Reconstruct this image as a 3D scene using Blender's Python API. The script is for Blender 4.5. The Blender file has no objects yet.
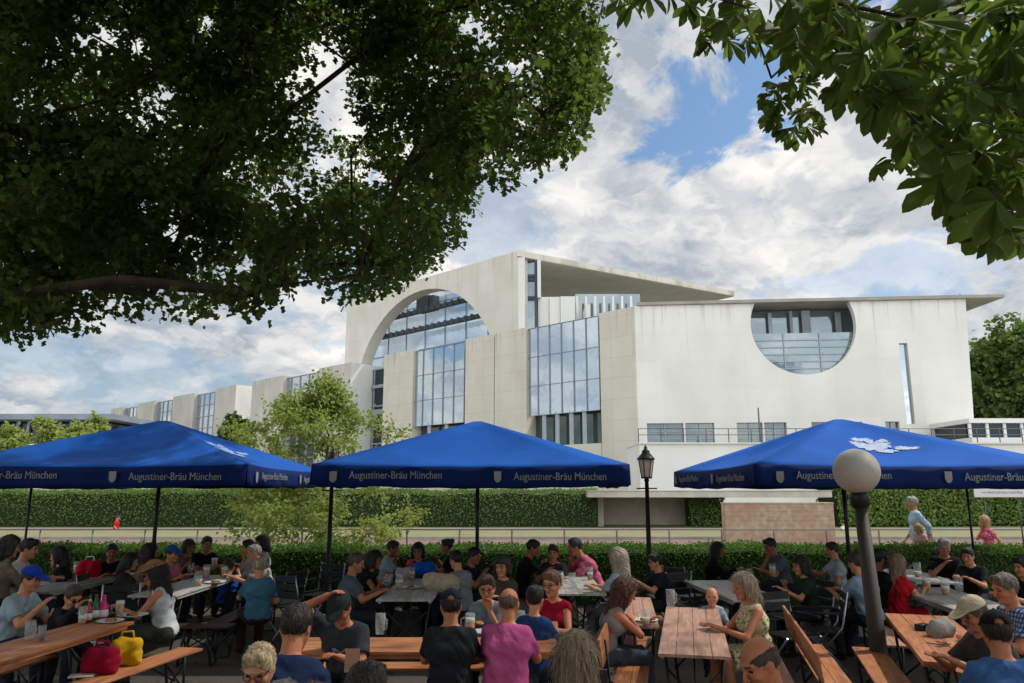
import bpy, math, random
import numpy as np
from mathutils import Vector, Matrix
from mathutils.geometry import tessellate_polygon
random.seed(7); rng = np.random.default_rng(11)
scene = bpy.context.scene
COL = scene.collection
R = math.radians

# ------------------------------------------------------------------ camera
F_PX, CX, CY, HOR, EYE = 760.0, 512.0, 341.5, 490.0, 2.05
PITCH = math.atan((HOR - CY) / F_PX)
CP, SP = math.cos(PITCH), math.sin(PITCH)
cam_d = bpy.data.cameras.new('camera'); cam = bpy.data.objects.new('camera', cam_d); COL.objects.link(cam)
cam.location = (0, 0, EYE); cam.rotation_euler = (math.pi/2 + PITCH, 0, 0)
cam_d.sensor_width = 36; cam_d.lens = F_PX / 1024 * 36; cam_d.clip_end = 3000; cam_d.clip_start = 0.05
scene.camera = cam

def ray(x, y):
    v = (CY - y) / F_PX
    return np.array([(x - CX) / F_PX, CP - v*SP, SP + v*CP])
def at_d(x, y, d):                      # point seen at pixel x,y whose ground distance (Y) is d
    r = ray(x, y); t = d / r[1]
    return np.array([r[0]*t, d, EYE + r[2]*t])
def at_z(x, y, z):                      # point seen at pixel x,y at height z
    r = ray(x, y); t = (z - EYE) / r[2]
    return np.array([r[0]*t, r[1]*t, z])
def project(P):
    P = np.asarray(P, float)
    X, Y, Z = P[..., 0], P[..., 1], P[..., 2] - EYE
    w = Y*CP + Z*SP; u = -Y*SP + Z*CP
    w = np.where(w > 0.05, w, np.nan)
    return CX + F_PX*X/w, CY - F_PX*u/w, w

# ------------------------------------------------------------------ materials
def lin(h):
    h = h.lstrip('#'); out = []
    for i in (0, 2, 4):
        c = int(h[i:i+2], 16)/255
        out.append(c/12.92 if c <= 0.04045 else ((c+0.055)/1.055)**2.4)
    return tuple(out)
def col4(c):
    if isinstance(c, str): c = lin(c)
    return (c[0], c[1], c[2], 1.0)
MC = {}
def mat(name, c1, c2=None, scale=8.0, rough=0.7, bump=0.0, bscale=None, metallic=0.0, detail=5.0, stretch=(1, 1, 1), spec=0.4, c3=None, c3scale=1.0):
    """noise-mottled principled material"""
    if name in MC: return MC[name]
    m = bpy.data.materials.new(name); m.use_nodes = True; MC[name] = m
    nt = m.node_tree; N = nt.nodes; Lk = nt.links; b = N['Principled BSDF']
    b.inputs['Roughness'].default_value = rough; b.inputs['Metallic'].default_value = metallic
    b.inputs['Specular IOR Level'].default_value = spec
    tc = N.new('ShaderNodeTexCoord'); mp = N.new('ShaderNodeMapping'); mp.inputs['Scale'].default_value = stretch
    Lk.new(tc.outputs['Object'], mp.inputs['Vector'])
    nz = N.new('ShaderNodeTexNoise'); nz.inputs['Scale'].default_value = scale; nz.inputs['Detail'].default_value = detail
    Lk.new(mp.outputs[0], nz.inputs['Vector'])
    rp = N.new('ShaderNodeValToRGB'); rp.color_ramp.elements[0].position = 0.32; rp.color_ramp.elements[1].position = 0.68
    rp.color_ramp.elements[0].color = col4(c1); rp.color_ramp.elements[1].color = col4(c2 if c2 is not None else c1)
    Lk.new(nz.outputs['Fac'], rp.inputs[0])
    outc = rp.outputs[0]
    if c3 is not None:
        n3 = N.new('ShaderNodeTexNoise'); n3.inputs['Scale'].default_value = c3scale; n3.inputs['Detail'].default_value = 6
        Lk.new(mp.outputs[0], n3.inputs['Vector'])
        r3 = N.new('ShaderNodeValToRGB'); r3.color_ramp.elements[0].position = 0.5; r3.color_ramp.elements[1].position = 0.68
        mx = N.new('ShaderNodeMixRGB'); mx.inputs[2].default_value = col4(c3)
        Lk.new(n3.outputs['Fac'], r3.inputs[0]); Lk.new(r3.outputs[0], mx.inputs[0]); Lk.new(outc, mx.inputs[1]); outc = mx.outputs[0]
    Lk.new(outc, b.inputs['Base Color'])
    if bump:
        bz = N.new('ShaderNodeTexNoise'); bz.inputs['Scale'].default_value = bscale or scale*4; bz.inputs['Detail'].default_value = 6
        Lk.new(mp.outputs[0], bz.inputs['Vector'])
        bp = N.new('ShaderNodeBump'); bp.inputs['Strength'].default_value = bump; bp.inputs['Distance'].default_value = 0.02
        Lk.new(bz.outputs['Fac'], bp.inputs['Height']); Lk.new(bp.outputs[0], b.inputs['Normal'])
    return m
def shade(c, k):
    if isinstance(c, str): c = lin(c)
    return tuple(min(1.0, x*k) for x in c)
def fabric(h):
    return mat('fabric_' + h, shade(h, 0.80), shade(h, 1.12), scale=9, rough=0.92, bump=0.5, bscale=26, spec=0.1, c3=shade(h, .78), c3scale=3.5)
def pattern(kind, base, ca, cb):
    nm = f'{kind}_{base}'
    if nm in MC: return MC[nm]
    m = mat(nm, shade(base, 0.9), base, scale=9, rough=0.9, bump=0.3, bscale=22, spec=0.15)
    nt = m.node_tree; N = nt.nodes; Lk = nt.links; b = N['Principled BSDF']
    prev = b.inputs['Base Color'].links[0].from_socket
    tc = N.new('ShaderNodeTexCoord')
    if kind == 'plaid':
        for ax, c in (('X', ca), ('Z', cb)):
            w = N.new('ShaderNodeTexWave'); w.bands_direction = ax; w.inputs['Scale'].default_value = 9; w.inputs['Distortion'].default_value = 0.6
            Lk.new(tc.outputs['Object'], w.inputs['Vector'])
            r = N.new('ShaderNodeValToRGB'); r.color_ramp.elements[0].position = 0.62; r.color_ramp.elements[1].position = 0.72
            r.color_ramp.elements[1].color = (.8, .8, .8, 1)
            Lk.new(w.outputs['Fac'], r.inputs[0])
            mx = N.new('ShaderNodeMixRGB'); mx.inputs[2].default_value = col4(c)
            Lk.new(r.outputs[0], mx.inputs[0]); Lk.new(prev, mx.inputs[1]); prev = mx.outputs[0]
    else:
        for sc, c in ((22, ca), (31, cb)):
            v = N.new('ShaderNodeTexVoronoi'); v.inputs['Scale'].default_value = sc
            Lk.new(tc.outputs['Object'], v.inputs['Vector'])
            r = N.new('ShaderNodeValToRGB'); r.color_ramp.elements[0].position = 0.30; r.color_ramp.elements[0].color = (1, 1, 1, 1)
            r.color_ramp.elements[1].position = 0.40; r.color_ramp.elements[1].color = (0, 0, 0, 1)
            Lk.new(v.outputs['Distance'], r.inputs[0])
            mx = N.new('ShaderNodeMixRGB'); mx.inputs[2].default_value = col4(c)
            Lk.new(r.outputs[0], mx.inputs[0]); Lk.new(prev, mx.inputs[1]); prev = mx.outputs[0]
    Lk.new(prev, b.inputs['Base Color'])
    return m
def leafmat(name, c1, c2, c3, transl=0.35, scale=1.5, rough=0.45):
    if name in MC: return MC[name]
    m = bpy.data.materials.new(name); m.use_nodes = True; MC[name] = m
    nt = m.node_tree; N = nt.nodes; Lk = nt.links; b = N['Principled BSDF']
    b.inputs['Roughness'].default_value = max(rough, .55); b.inputs['Specular IOR Level'].default_value = 0.12
    geo = N.new('ShaderNodeNewGeometry')
    rp = N.new('ShaderNodeValToRGB'); e = rp.color_ramp.elements
    e[0].color = col4(c1); e[1].color = col4(c3); n = e.new(0.55); n.color = col4(c2)
    tc = N.new('ShaderNodeTexCoord'); nz = N.new('ShaderNodeTexNoise'); nz.inputs['Scale'].default_value = scale; nz.inputs['Detail'].default_value = 3
    Lk.new(tc.outputs['Object'], nz.inputs['Vector'])
    ad = N.new('ShaderNodeMath'); ad.operation = 'MULTIPLY_ADD'; ad.inputs[1].default_value = 0.45
    Lk.new(geo.outputs['Random Per Island'], ad.inputs[0])
    m2 = N.new('ShaderNodeMath'); m2.operation = 'MULTIPLY'; m2.inputs[1].default_value = 0.62
    Lk.new(nz.outputs['Fac'], m2.inputs[0]); Lk.new(m2.outputs[0], ad.inputs[2])
    Lk.new(ad.outputs[0], rp.inputs[0]); Lk.new(rp.outputs[0], b.inputs['Base Color'])
    tr = N.new('ShaderNodeBsdfTranslucent'); br = N.new('ShaderNodeMixRGB'); br.blend_type = 'MULTIPLY'; br.inputs[0].default_value = 1
    br.inputs[2].default_value = (1.35, 1.42, 0.72, 1); Lk.new(rp.outputs[0], br.inputs[1]); Lk.new(br.outputs[0], tr.inputs['Color'])
    mx = N.new('ShaderNodeMixShader'); mx.inputs[0].default_value = transl
    Lk.new(b.outputs[0], mx.inputs[1]); Lk.new(tr.outputs[0], mx.inputs[2]); Lk.new(mx.outputs[0], N['Material Output'].inputs['Surface'])
    return m
def skinmat(h):
    if isinstance(h, str): r_, g_, b_ = lin(h); h2 = (min(1, r_*1.12), g_*.98, b_*.86)
    return mat('skin_' + h, shade(h2, 0.88), shade(h2, 1.08), scale=16, rough=0.55, bump=0.12, bscale=120, spec=0.22, c3=(lin(h)[0]*.95, lin(h)[1]*.72, lin(h)[2]*.66), c3scale=9)
def hairmat(h):
    return mat('hair_' + h, shade(h, 0.42), shade(h, 1.15), scale=34, rough=0.5, bump=0.9, bscale=60, stretch=(1.6, 1.6, 0.22), spec=0.4)

# ------------------------------------------------------------------ objects
def tag(o, label=None, cat=None, group=None, kind=None):
    if label: o['label'] = label
    if cat: o['category'] = cat
    if group: o['group'] = group
    if kind: o['kind'] = kind
    return o
def link(o, parent=None):
    COL.objects.link(o)
    if parent is not None: o.parent = parent
    return o
def empty(name, loc=(0, 0, 0), rz=0.0, label=None, cat=None, group=None):
    o = bpy.data.objects.new(name, None); o.empty_display_size = 0.2; link(o)
    o.location = loc; o.rotation_euler = (0, 0, rz)
    return tag(o, label, cat, group)
def copy_tree(o, parent=None):
    c = o.copy(); COL.objects.link(c)
    if parent is not None: c.parent = parent
    for ch in list(o.children): copy_tree(ch, c)
    return c
def np_mesh(name, v, f, mats, midx=None, smooth=True, parent=None):
    me = bpy.data.meshes.new(name)
    v = np.ascontiguousarray(v, np.float32); f = np.ascontiguousarray(f, np.int32); k = f.shape[1]; n = len(f)
    me.vertices.add(len(v)); me.vertices.foreach_set('co', v.ravel())
    me.loops.add(n*k); me.loops.foreach_set('vertex_index', f.ravel())
    me.polygons.add(n); me.polygons.foreach_set('loop_start', np.arange(0, n*k, k, dtype=np.int32))
    for m in (mats if isinstance(mats, (list, tuple)) else [mats]): me.materials.append(m)
    if midx is not None: me.polygons.foreach_set('material_index', np.ascontiguousarray(midx, np.int32))
    me.polygons.foreach_set('use_smooth', np.full(n, smooth, bool))
    me.update(calc_edges=True); me.validate()
    return link(bpy.data.objects.new(name, me), parent)

class MB:
    def __init__(s): s.v = []; s.f = []; s.m = []; s.sm = []
    def add(s, vs, fs, mi=0, smooth=False):
        o = len(s.v); s.v += [tuple(map(float, p)) for p in vs]
        for f in fs: s.f.append([i+o for i in f]); s.m.append(mi); s.sm.append(smooth)
        return s
    def box(s, c, size, rz=0.0, mi=0, M=None):
        hx, hy, hz = size[0]/2, size[1]/2, size[2]/2
        ps = [Vector((x*hx, y*hy, z*hz)) for z in (-1, 1) for y in (-1, 1) for x in (-1, 1)]
        rot = M if M is not None else Matrix.Rotation(rz, 3, 'Z')
        ps = [rot @ p + Vector(c) for p in ps]
        return s.add(ps, [(0, 2, 3, 1), (4, 5, 7, 6), (0, 1, 5, 4), (2, 6, 7, 3), (0, 4, 6, 2), (1, 3, 7, 5)], mi)
    def beam(s, p0, p1, w, h, up=(0, 0, 1), mi=0):
        p0, p1 = Vector(p0), Vector(p1); d = p1-p0; L = d.length; d.normalize()
        u = Vector(up); sd = d.cross(u)
        if sd.length < 1e-4: sd = d.cross(Vector((1, 0, 0)))
        sd.normalize(); u = sd.cross(d)
        M = Matrix((sd, d, u)).transposed()
        return s.box((p0+p1)/2, (w, L, h), mi=mi, M=M)
    def tube(s, pts, r, n=8, mi=0, caps=True):
        pts = [Vector(p) for p in pts]; rs = r if isinstance(r, (list, tuple)) else [r]*len(pts)
        vs = []; fs = []; prev = None
        for i, p in enumerate(pts):
            d = (pts[min(i+1, len(pts)-1)] - pts[max(i-1, 0)]).normalized()
            a = prev if prev is not None else (Vector((0, 0, 1)) if abs(d.z) < 0.9 else Vector((1, 0, 0)))
            a = (a - d*a.dot(d)); a.normalize(); b = d.cross(a); prev = a
            for k in range(n):
                t = 2*math.pi*k/n; vs.append(p + (a*math.cos(t)+b*math.sin(t))*rs[i])
        for i in range(len(pts)-1):
            for k in range(n):
                k2 = (k+1) % n; fs.append((i*n+k, i*n+k2, (i+1)*n+k2, (i+1)*n+k))
        o = len(s.v); s.add(vs, fs, mi, True)
        if caps:
            s.f.append([o+k for k in range(n)][::-1]); s.m.append(mi); s.sm.append(False)
            q = o+(len(pts)-1)*n; s.f.append([q+k for k in range(n)]); s.m.append(mi); s.sm.append(False)
        return s
    def lathe(s, prof, c=(0, 0, 0), n=16, mi=0, smooth=True):
        vs = []; fs = []
        for r, z in prof:
            for k in range(n):
                t = 2*math.pi*k/n; vs.append((c[0]+r*math.cos(t), c[1]+r*math.sin(t), c[2]+z))
        for i in range(len(prof)-1):
            for k in range(n):
                k2 = (k+1) % n; fs.append((i*n+k, i*n+k2, (i+1)*n+k2, (i+1)*n+k))
        o = len(s.v); s.add(vs, fs, mi, smooth)
        s.f.append([o+k for k in range(n)][::-1]); s.m.append(mi); s.sm.append(False)
        q = o+(len(prof)-1)*n; s.f.append([q+k for k in range(n)]); s.m.append(mi); s.sm.append(False)
        return s
    def prism(s, poly, origin, U, W, Nn, th, mi=0, holes=()):
        """poly of (u, w) in plane origin+u*U+w*W, from offset 0 to -th along Nn (front faces Nn)"""
        loops = [list(poly)] + [list(h) for h in holes]
        O, U, W, Nn = map(Vector, (origin, U, W, Nn))
        tri = tessellate_polygon([[Vector((p[0], p[1], 0)) for p in l] for l in loops])
        flat = [p for l in loops for p in l]
        fr = [O+U*p[0]+W*p[1] for p in flat]; bk = [p-Nn*th for p in fr]; n = len(flat)
        fs = []
        flip = U.cross(W).dot(Nn) < 0
        for t in tri:
            a, b, c = t; P = flat
            ar = (P[b][0]-P[a][0])*(P[c][1]-P[a][1])-(P[c][0]-P[a][0])*(P[b][1]-P[a][1])
            t2 = (a, b, c) if (ar > 0) != flip else (a, c, b)
            fs.append(t2); fs.append(tuple(i+n for i in t2[::-1]))
        o = 0
        for l in loops:
            k = len(l)
            for i in range(k):
                j = (i+1) % k; fs.append((o+i, o+j, o+j+n, o+i+n))
            o += k
        return s.add(fr+bk, fs, mi)
    def build(s, name, mats, parent=None, bevel=0.0, recalc=True):
        me = bpy.data.meshes.new(name); me.from_pydata(s.v, [], s.f)
        for m in (mats if isinstance(mats, (list, tuple)) else [mats]): me.materials.append(m)
        me.polygons.foreach_set('material_index', s.m); me.polygons.foreach_set('use_smooth', s.sm)
        me.update()
        if recalc:
            import bmesh
            bm = bmesh.new(); bm.from_mesh(me); bmesh.ops.recalc_face_normals(bm, faces=bm.faces); bm.to_mesh(me); bm.free()
        o = link(bpy.data.objects.new(name, me), parent)
        if bevel:
            b = o.modifiers.new('bevel', 'BEVEL'); b.width = bevel; b.segments = 2; b.limit_method = 'ANGLE'
        return o

def text_mesh(name, body, size, m, parent, M, width=None, extrude=0.002):
    cu = bpy.data.curves.new(name, 'FONT'); cu.body = body; cu.size = size; cu.extrude = extrude; cu.align_x = 'LEFT'; cu.resolution_u = 3
    ob = bpy.data.objects.new(name, cu); COL.objects.link(ob)
    dg = bpy.context.evaluated_depsgraph_get()
    me = bpy.data.meshes.new_from_object(ob.evaluated_get(dg)); bpy.data.objects.remove(ob)
    co = np.empty(len(me.vertices)*3, np.float32); me.vertices.foreach_get('co', co); co = co.reshape(-1, 3)
    if width and len(co): co[:, 0] *= width / max(1e-6, co[:, 0].max())
    co = co @ np.array(M.to_3x3()).T + np.array(M.translation)
    me.vertices.foreach_set('co', co.ravel().astype(np.float32)); me.update()
    me.materials.clear(); me.materials.append(m); me.name = name
    return link(bpy.data.objects.new(name, me), parent)

# ------------------------------------------------------------------ leaf clouds
def unit(a): return a/np.maximum(np.linalg.norm(a, axis=-1, keepdims=True), 1e-9)
T_OVAL = (np.array([[0, 0, 0], [-.36, .33, .07], [0, .48, -.03], [.36, .33, .07], [-.27, .72, .03], [0, 1.0, -.08], [.27, .72, .03]]),
          np.array([[0, 2, 1], [0, 3, 2], [1, 2, 4], [2, 3, 6], [2, 5, 4], [2, 6, 5]]))
T_MAPLE = (np.array([[0, 0, 0], [-.5, .18, .06], [-.26, .42, .02], [-.42, .78, .05], [0, .45, -.04], [0, 1.0, -.1], [.42, .78, .05], [.26, .42, .02], [.5, .18, .06]]),
           np.array([[0, 4, 1], [1, 4, 2], [2, 4, 3], [3, 4, 5], [5, 4, 6], [6, 4, 7], [7, 4, 8], [8, 4, 0]]))
T_QUAD = (np.array([[0, 0, 0], [-.4, .5, .08], [0, 1, 0], [.4, .5, .08]]), np.array([[0, 2, 1], [0, 3, 2]]))
T_LFLT = (np.array([[0, 0, 0], [-.10, .3, .03], [0, .35, -.01], [.10, .3, .03], [-.21, .66, .05], [0, .68, -.03], [.21, .66, .05], [-.12, .88, .01], [.12, .88, .01], [0, 1.0, -.08]]),
          np.array([[0, 2, 1], [0, 3, 2], [1, 2, 5], [1, 5, 4], [2, 3, 6], [2, 6, 5], [4, 5, 7], [5, 6, 8], [7, 5, 9], [5, 8, 9]]))
def leaf_cloud(P, D, Nn, size, tmpl):
    """one leaf per point: D leaf axis, Nn rough normal"""
    V, Fc = tmpl; n = len(P); D = unit(D); X = unit(np.cross(D, Nn)); Z = np.cross(X, D)
    s = np.asarray(size).reshape(-1, 1, 1) if np.ndim(size) else size
    v = P[:, None, :] + s*(V[None, :, 0:1]*X[:, None] + V[None, :, 1:2]*D[:, None] + V[None, :, 2:3]*Z[:, None])
    f = Fc[None] + (np.arange(n)*len(V))[:, None, None]
    return v.reshape(-1, 3), f.reshape(-1, 3)
def rand_dirs(n): return unit(rng.normal(size=(n, 3)))
def cat_mesh(parts):
    vs = []; fs = []; o = 0
    for v, f in parts: vs.append(v); fs.append(f+o); o += len(v)
    return np.concatenate(vs), np.concatenate(fs)
def in_poly(x, y, poly):
    x = np.asarray(x); y = np.asarray(y); c = np.zeros(x.shape, bool); n = len(poly)
    for i in range(n):
        x1, y1 = poly[i]; x2, y2 = poly[(i+1) % n]
        if y1 == y2: continue
        m = ((y1 > y) != (y2 > y)) & (x < (x2-x1)*(y-y1)/(y2-y1)+x1); c ^= m
    return c
def snoise(p, s, seed=0.0):
    q = np.asarray(p)*s + seed
    return (np.sin(q[..., 0]*1.7+1.3*np.sin(q[..., 1]*1.1+seed)) + np.sin(q[..., 1]*1.9+1.7*np.sin(q[..., 2]*1.3)) + np.sin(q[..., 2]*1.5+1.1*np.sin(q[..., 0]*.9+2)))/3
# ================================================================== people
def rc(P, a, b, ra, rb):
    ba = b-a; l2 = float(ba@ba)+1e-12; rr = ra-rb; a2 = max(l2-rr*rr, 1e-9); il2 = 1/l2
    pa = P-a; y = pa@ba; z = y-l2; w = pa*np.float32(l2)-y[..., None]*ba.astype(np.float32); x2 = np.einsum('...i,...i', w, w)
    y2 = y*y*l2; z2 = z*z*l2; k = np.sign(rr)*rr*rr*x2
    out = (np.sqrt(x2*a2*il2)+y*rr)*il2-ra
    m1 = np.sign(z)*a2*z2 > k; o1 = np.sqrt(x2+z2)*il2-rb
    m2 = np.sign(y)*a2*y2 < k; o2 = np.sqrt(x2+y2)*il2-ra
    return np.where(m1, o1, np.where(m2, o2, out))
class Field:
    def __init__(s, h): s.h = h; s.pr = []
    def cone(s, a, b, ra, rb=None, k=.025, infl=0.0, cut=None, sub=False):
        a = np.array(a, float); b = np.array(b, float); rb = ra if rb is None else rb
        s.pr.append(('c', a, b, ra+infl, rb+infl, k, cut, sub)); return s
    def ell(s, c, r, M=None, k=.02, cut=None, sub=False):
        s.pr.append(('e', np.array(c, float), np.array(r, float), np.eye(3) if M is None else np.array(M), 0, k, cut, sub)); return s
    def mesh(s, cutfn=None, disp=None):
        lo = np.full(3, 9.); hi = np.full(3, -9.)
        for p in s.pr:
            if p[7]: continue
            if p[0] == 'c':
                lo = np.minimum(lo, np.minimum(p[1]-p[3], p[2]-p[4])); hi = np.maximum(hi, np.maximum(p[1]+p[3], p[2]+p[4]))
            else:
                lo = np.minimum(lo, p[1]-p[2].max()); hi = np.maximum(hi, p[1]+p[2].max())
        h = s.h; lo -= 3*h+.012; hi += 3*h+.012
        n = np.ceil((hi-lo)/h).astype(int)+1
        D = np.full(n, 0.5, np.float32)
        ax = [(lo[i]+h*np.arange(n[i])).astype(np.float32) for i in range(3)]
        for p in s.pr:
            if p[0] == 'c': a = np.minimum(p[1]-p[3], p[2]-p[4]); b = np.maximum(p[1]+p[3], p[2]+p[4])
            else: a = p[1]-p[2].max(); b = p[1]+p[2].max()
            mg = p[5]+2.5*h
            i0 = np.maximum(np.floor((a-mg-lo)/h).astype(int), 0); i1 = np.minimum(np.ceil((b+mg-lo)/h).astype(int)+1, n)
            if (i1 <= i0).any(): continue
            sl = tuple(slice(i0[i], i1[i]) for i in range(3))
            P = np.stack(np.meshgrid(*[ax[i][sl[i]] for i in range(3)], indexing='ij'), -1)
            if p[0] == 'c': d = rc(P, p[1], p[2], p[3], p[4])
            else:
                q = (P-p[1])@p[3]; k0 = np.linalg.norm(q/p[2], axis=-1); k1 = np.linalg.norm(q/(p[2]*p[2]), axis=-1)+1e-6
                d = k0*(k0-1)/k1
            if p[6] is not None:
                for (c, nn) in p[6]: d = np.maximum(d, (P-np.array(c))@np.array(nn))
            cur = D[sl]; k = p[5]
            if p[7]:
                hh = np.maximum(k-np.abs(cur+d), 0)/k; D[sl] = np.maximum(cur, -d)+hh*hh*k*.25
            else:
                hh = np.maximum(k-np.abs(cur-d), 0)/k; D[sl] = np.minimum(cur, d)-hh*hh*k*.25
        if cutfn or disp:
            P = np.stack(np.meshgrid(*ax, indexing='ij'), -1)
            if disp: D = D+disp(P).astype(np.float32)
            if cutfn: D = np.maximum(D, cutfn(P).astype(np.float32))
        return surfnet(D, lo, h)
_CO = np.array([[i, j, k] for i in (0, 1) for j in (0, 1) for k in (0, 1)])
_ED = [(a, b) for a in range(8) for b in range(a+1, 8) if np.abs(_CO[a]-_CO[b]).sum() == 1]
def surfnet(D, lo, h):
    n = np.array(D.shape); S = D < 0
    cnt = sum(S[o[0]:n[0]-1+o[0], o[1]:n[1]-1+o[1], o[2]:n[2]-1+o[2]].astype(np.int8) for o in _CO)
    act = (cnt > 0) & (cnt < 8)
    idx = np.full(act.shape, -1, np.int32); ii = np.argwhere(act)
    if len(ii) == 0: return np.zeros((0, 3)), np.zeros((0, 4), int)
    idx[act] = np.arange(len(ii))
    cv = np.stack([D[ii[:, 0]+o[0], ii[:, 1]+o[1], ii[:, 2]+o[2]] for o in _CO], 1)
    acc = np.zeros((len(ii), 3)); num = np.zeros(len(ii))
    for a, b in _ED:
        da, db = cv[:, a], cv[:, b]; m = (da < 0) != (db < 0)
        t = np.where(m, da/np.where(m, da-db, 1), 0)
        acc += np.where(m[:, None], _CO[a]+t[:, None]*(_CO[b]-_CO[a]), 0); num += m
    V = lo+h*(ii+acc/num[:, None])
    fs = []
    for ax in range(3):
        u, w = [(1, 2), (2, 0), (0, 1)][ax]
        sl0 = [slice(None)]*3; sl1 = [slice(None)]*3; sl0[ax] = slice(0, -1); sl1[ax] = slice(1, None)
        a = S[tuple(sl0)]; b = S[tuple(sl1)]
        e = np.argwhere(a != b); e = e[(e[:, u] > 0) & (e[:, w] > 0) & (e[:, u] < n[u]-1) & (e[:, w] < n[w]-1)]
        if len(e) == 0: continue
        du = np.zeros(3, int); du[u] = 1; dw = np.zeros(3, int); dw[w] = 1
        g = lambda q: idx[q[:, 0], q[:, 1], q[:, 2]]
        q = np.stack([g(e), g(e-du), g(e-du-dw), g(e-dw)], 1)
        ins = S[e[:, 0], e[:, 1], e[:, 2]]
        q[~ins] = q[~ins][:, ::-1]; fs.append(q)
    return V, np.concatenate(fs)
def rotx(a): c, s = math.cos(a), math.sin(a); return np.array([[1, 0, 0], [0, c, -s], [0, s, c]])
def rotz(a): c, s = math.cos(a), math.sin(a); return np.array([[c, -s, 0], [s, c, 0], [0, 0, 1]])
def roty(a): c, s = math.cos(a), math.sin(a); return np.array([[c, 0, s], [0, 1, 0], [-s, 0, c]])
def ik(S, W, l1, l2, pole):
    d = W-S; L = np.linalg.norm(d)
    if L > .985*(l1+l2): d = d/L*.985*(l1+l2); L = np.linalg.norm(d); W = S+d
    a = (l1*l1-l2*l2+L*L)/(2*L); hgt = math.sqrt(max(l1*l1-a*a, 1e-5)); u = d/L
    p = np.array(pole, float); p = p-u*(p@u); p /= np.linalg.norm(p)+1e-9
    return S+u*a+p*hgt, W
SEATED = 0
def person(label, px, py, yaw, pose='sit', lean=.15, sc=1.0, fem=False, skin='#b98a6e', hair='short', hc='#2a1f18', top='#555555', sleeve=.5,
           legs='#2b2d35', legcut=1.0, arms=('table', 'table'), hyaw=0, hpitch=.15, cap=None, capdir=1, hat=None, glasses=None, beard=False, topmat=None,
           dress=False, d=None, group=None, kid=False, belly=0.0, legmat=None, bun=False, roll=0.0, twist=0.0):
    sgn = np.array([-1, 1]); sc = sc*.93 if pose == 'sit' else sc
    Pz = .570 if pose == 'sit' else .93
    P = np.array([0, 0, Pz]); t1 = np.array([0, math.sin(lean*.7), math.cos(lean*.7)]); t2 = np.array([0, math.sin(lean*1.35), math.cos(lean*1.35)])
    C = P+.255*t1; N = C+.222*t2; ln = lean*.75+hpitch*.3
    Hc = N+.175*np.array([0, math.sin(ln), math.cos(ln)])+np.array([0, .015, 0])
    hs = 1.0 if not kid else 1.22
    # depth from the head's height
    zh = Hc[2]*sc
    W = at_z(px, py, zh) if d is None else at_d(px, py, d)
    dist = W[1]; h = min(max(.0011*dist, .0055), .0115)*1.0
    ya = R(yaw); Rz = rotz(ya)
    root = W-Rz@(Hc*sc); root[2] = 0.0 if d is None else max(0.0, W[2]-zh)
    if d is None: root[2] = 0.0
    else: root[2] = W[2]-zh
    sw = .150 if not fem else .130
    if kid: sw = .130
    Rt = rotz(R(twist))
    def X(x, y, z, base): return base+Rt@np.array([x, y, z])
    Sh = [N-.055*t2+Rt@np.array([q*sw, -.01, 0]) for q in sgn]
    HR = Rt@rotz(R(hyaw))@rotx(-(hpitch+lean*.25))@roty(roll)
    hp = lambda x, y, z: Hc+HR@(np.array([x, y, z])*hs)
    # arms
    l1, l2 = .285, .25; E = []; Wr = []; Hd = []
    for i, q in enumerate(sgn):
        a = arms[i]; pole = (q*.35, -.35, -.85); hd = None
        if isinstance(a, tuple): w = np.array(a, float)
        elif a == 'table': w = np.array([q*.10, .40+.3*lean, .812/sc]); pole = (q*.45, -.2, -.7)
        elif a == 'food': w = np.array([q*.07, .36, .95]); pole = (q*.5, .1, -.7)
        elif a == 'chin': w = hp(q*.03, .095, -.20); pole = (q*.35, .5, -1); hd = unit(hp(q*.02, .10, -.1)-w)
        elif a == 'lap': w = np.array([q*.10, .27, .665]); pole = (q*.8, -.6, -.2)
        elif a == 'down': w = Sh[i]+np.array([q*.06, .04, -.50]); pole = (q*.3, -1, 0)
        elif a == 'swing': w = Sh[i]+np.array([q*.05, .16*q, -.47]); pole = (q*.2, -1, 0)
        elif a == 'head': w = hp(q*.10, -.03, .10); pole = (q*1, .2, .3)
        elif a == 'cross': w = np.array([-q*.06, .33, .825/sc]); pole = (q*1, 0, -.4)
        elif a == 'drink': w = hp(q*.045, .20, -.13); pole = (q*.8, .2, -.8)
        e, w = ik(Sh[i], w, l1, l2, pole); E.append(e); Wr.append(w)
        f = unit(w-e); Hd.append(f if hd is None else hd)
    # legs
    Hp = [P+np.array([q*.09, 0, -.005]) for q in sgn]; Kn = []; An = []; To = []
    for i, q in enumerate(sgn):
        if pose == 'sit': kn = np.array([q*.12, .42, .55]); an = np.array([q*.13, .40+.04*q, .09]); to = an+np.array([q*.02, .15, -.05])
        elif pose == 'walk':
            ph = .22*q*(1 if fem else -1); kn = np.array([q*.085, ph*.65+.04, .50]); an = np.array([q*.08, ph*1.25-.03, .085+(.05 if ph < 0 else 0)]); to = an+np.array([q*.01, .15, -.045])
        else: kn = np.array([q*.10, .02, .50]); an = np.array([q*.11, -.01, .085]); to = an+np.array([q*.03, .15, -.045])
        Kn.append(kn); An.append(an); To.append(to)
    fm = 1.0 if not fem else .86
    ta = .082 if not fem else .066
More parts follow.
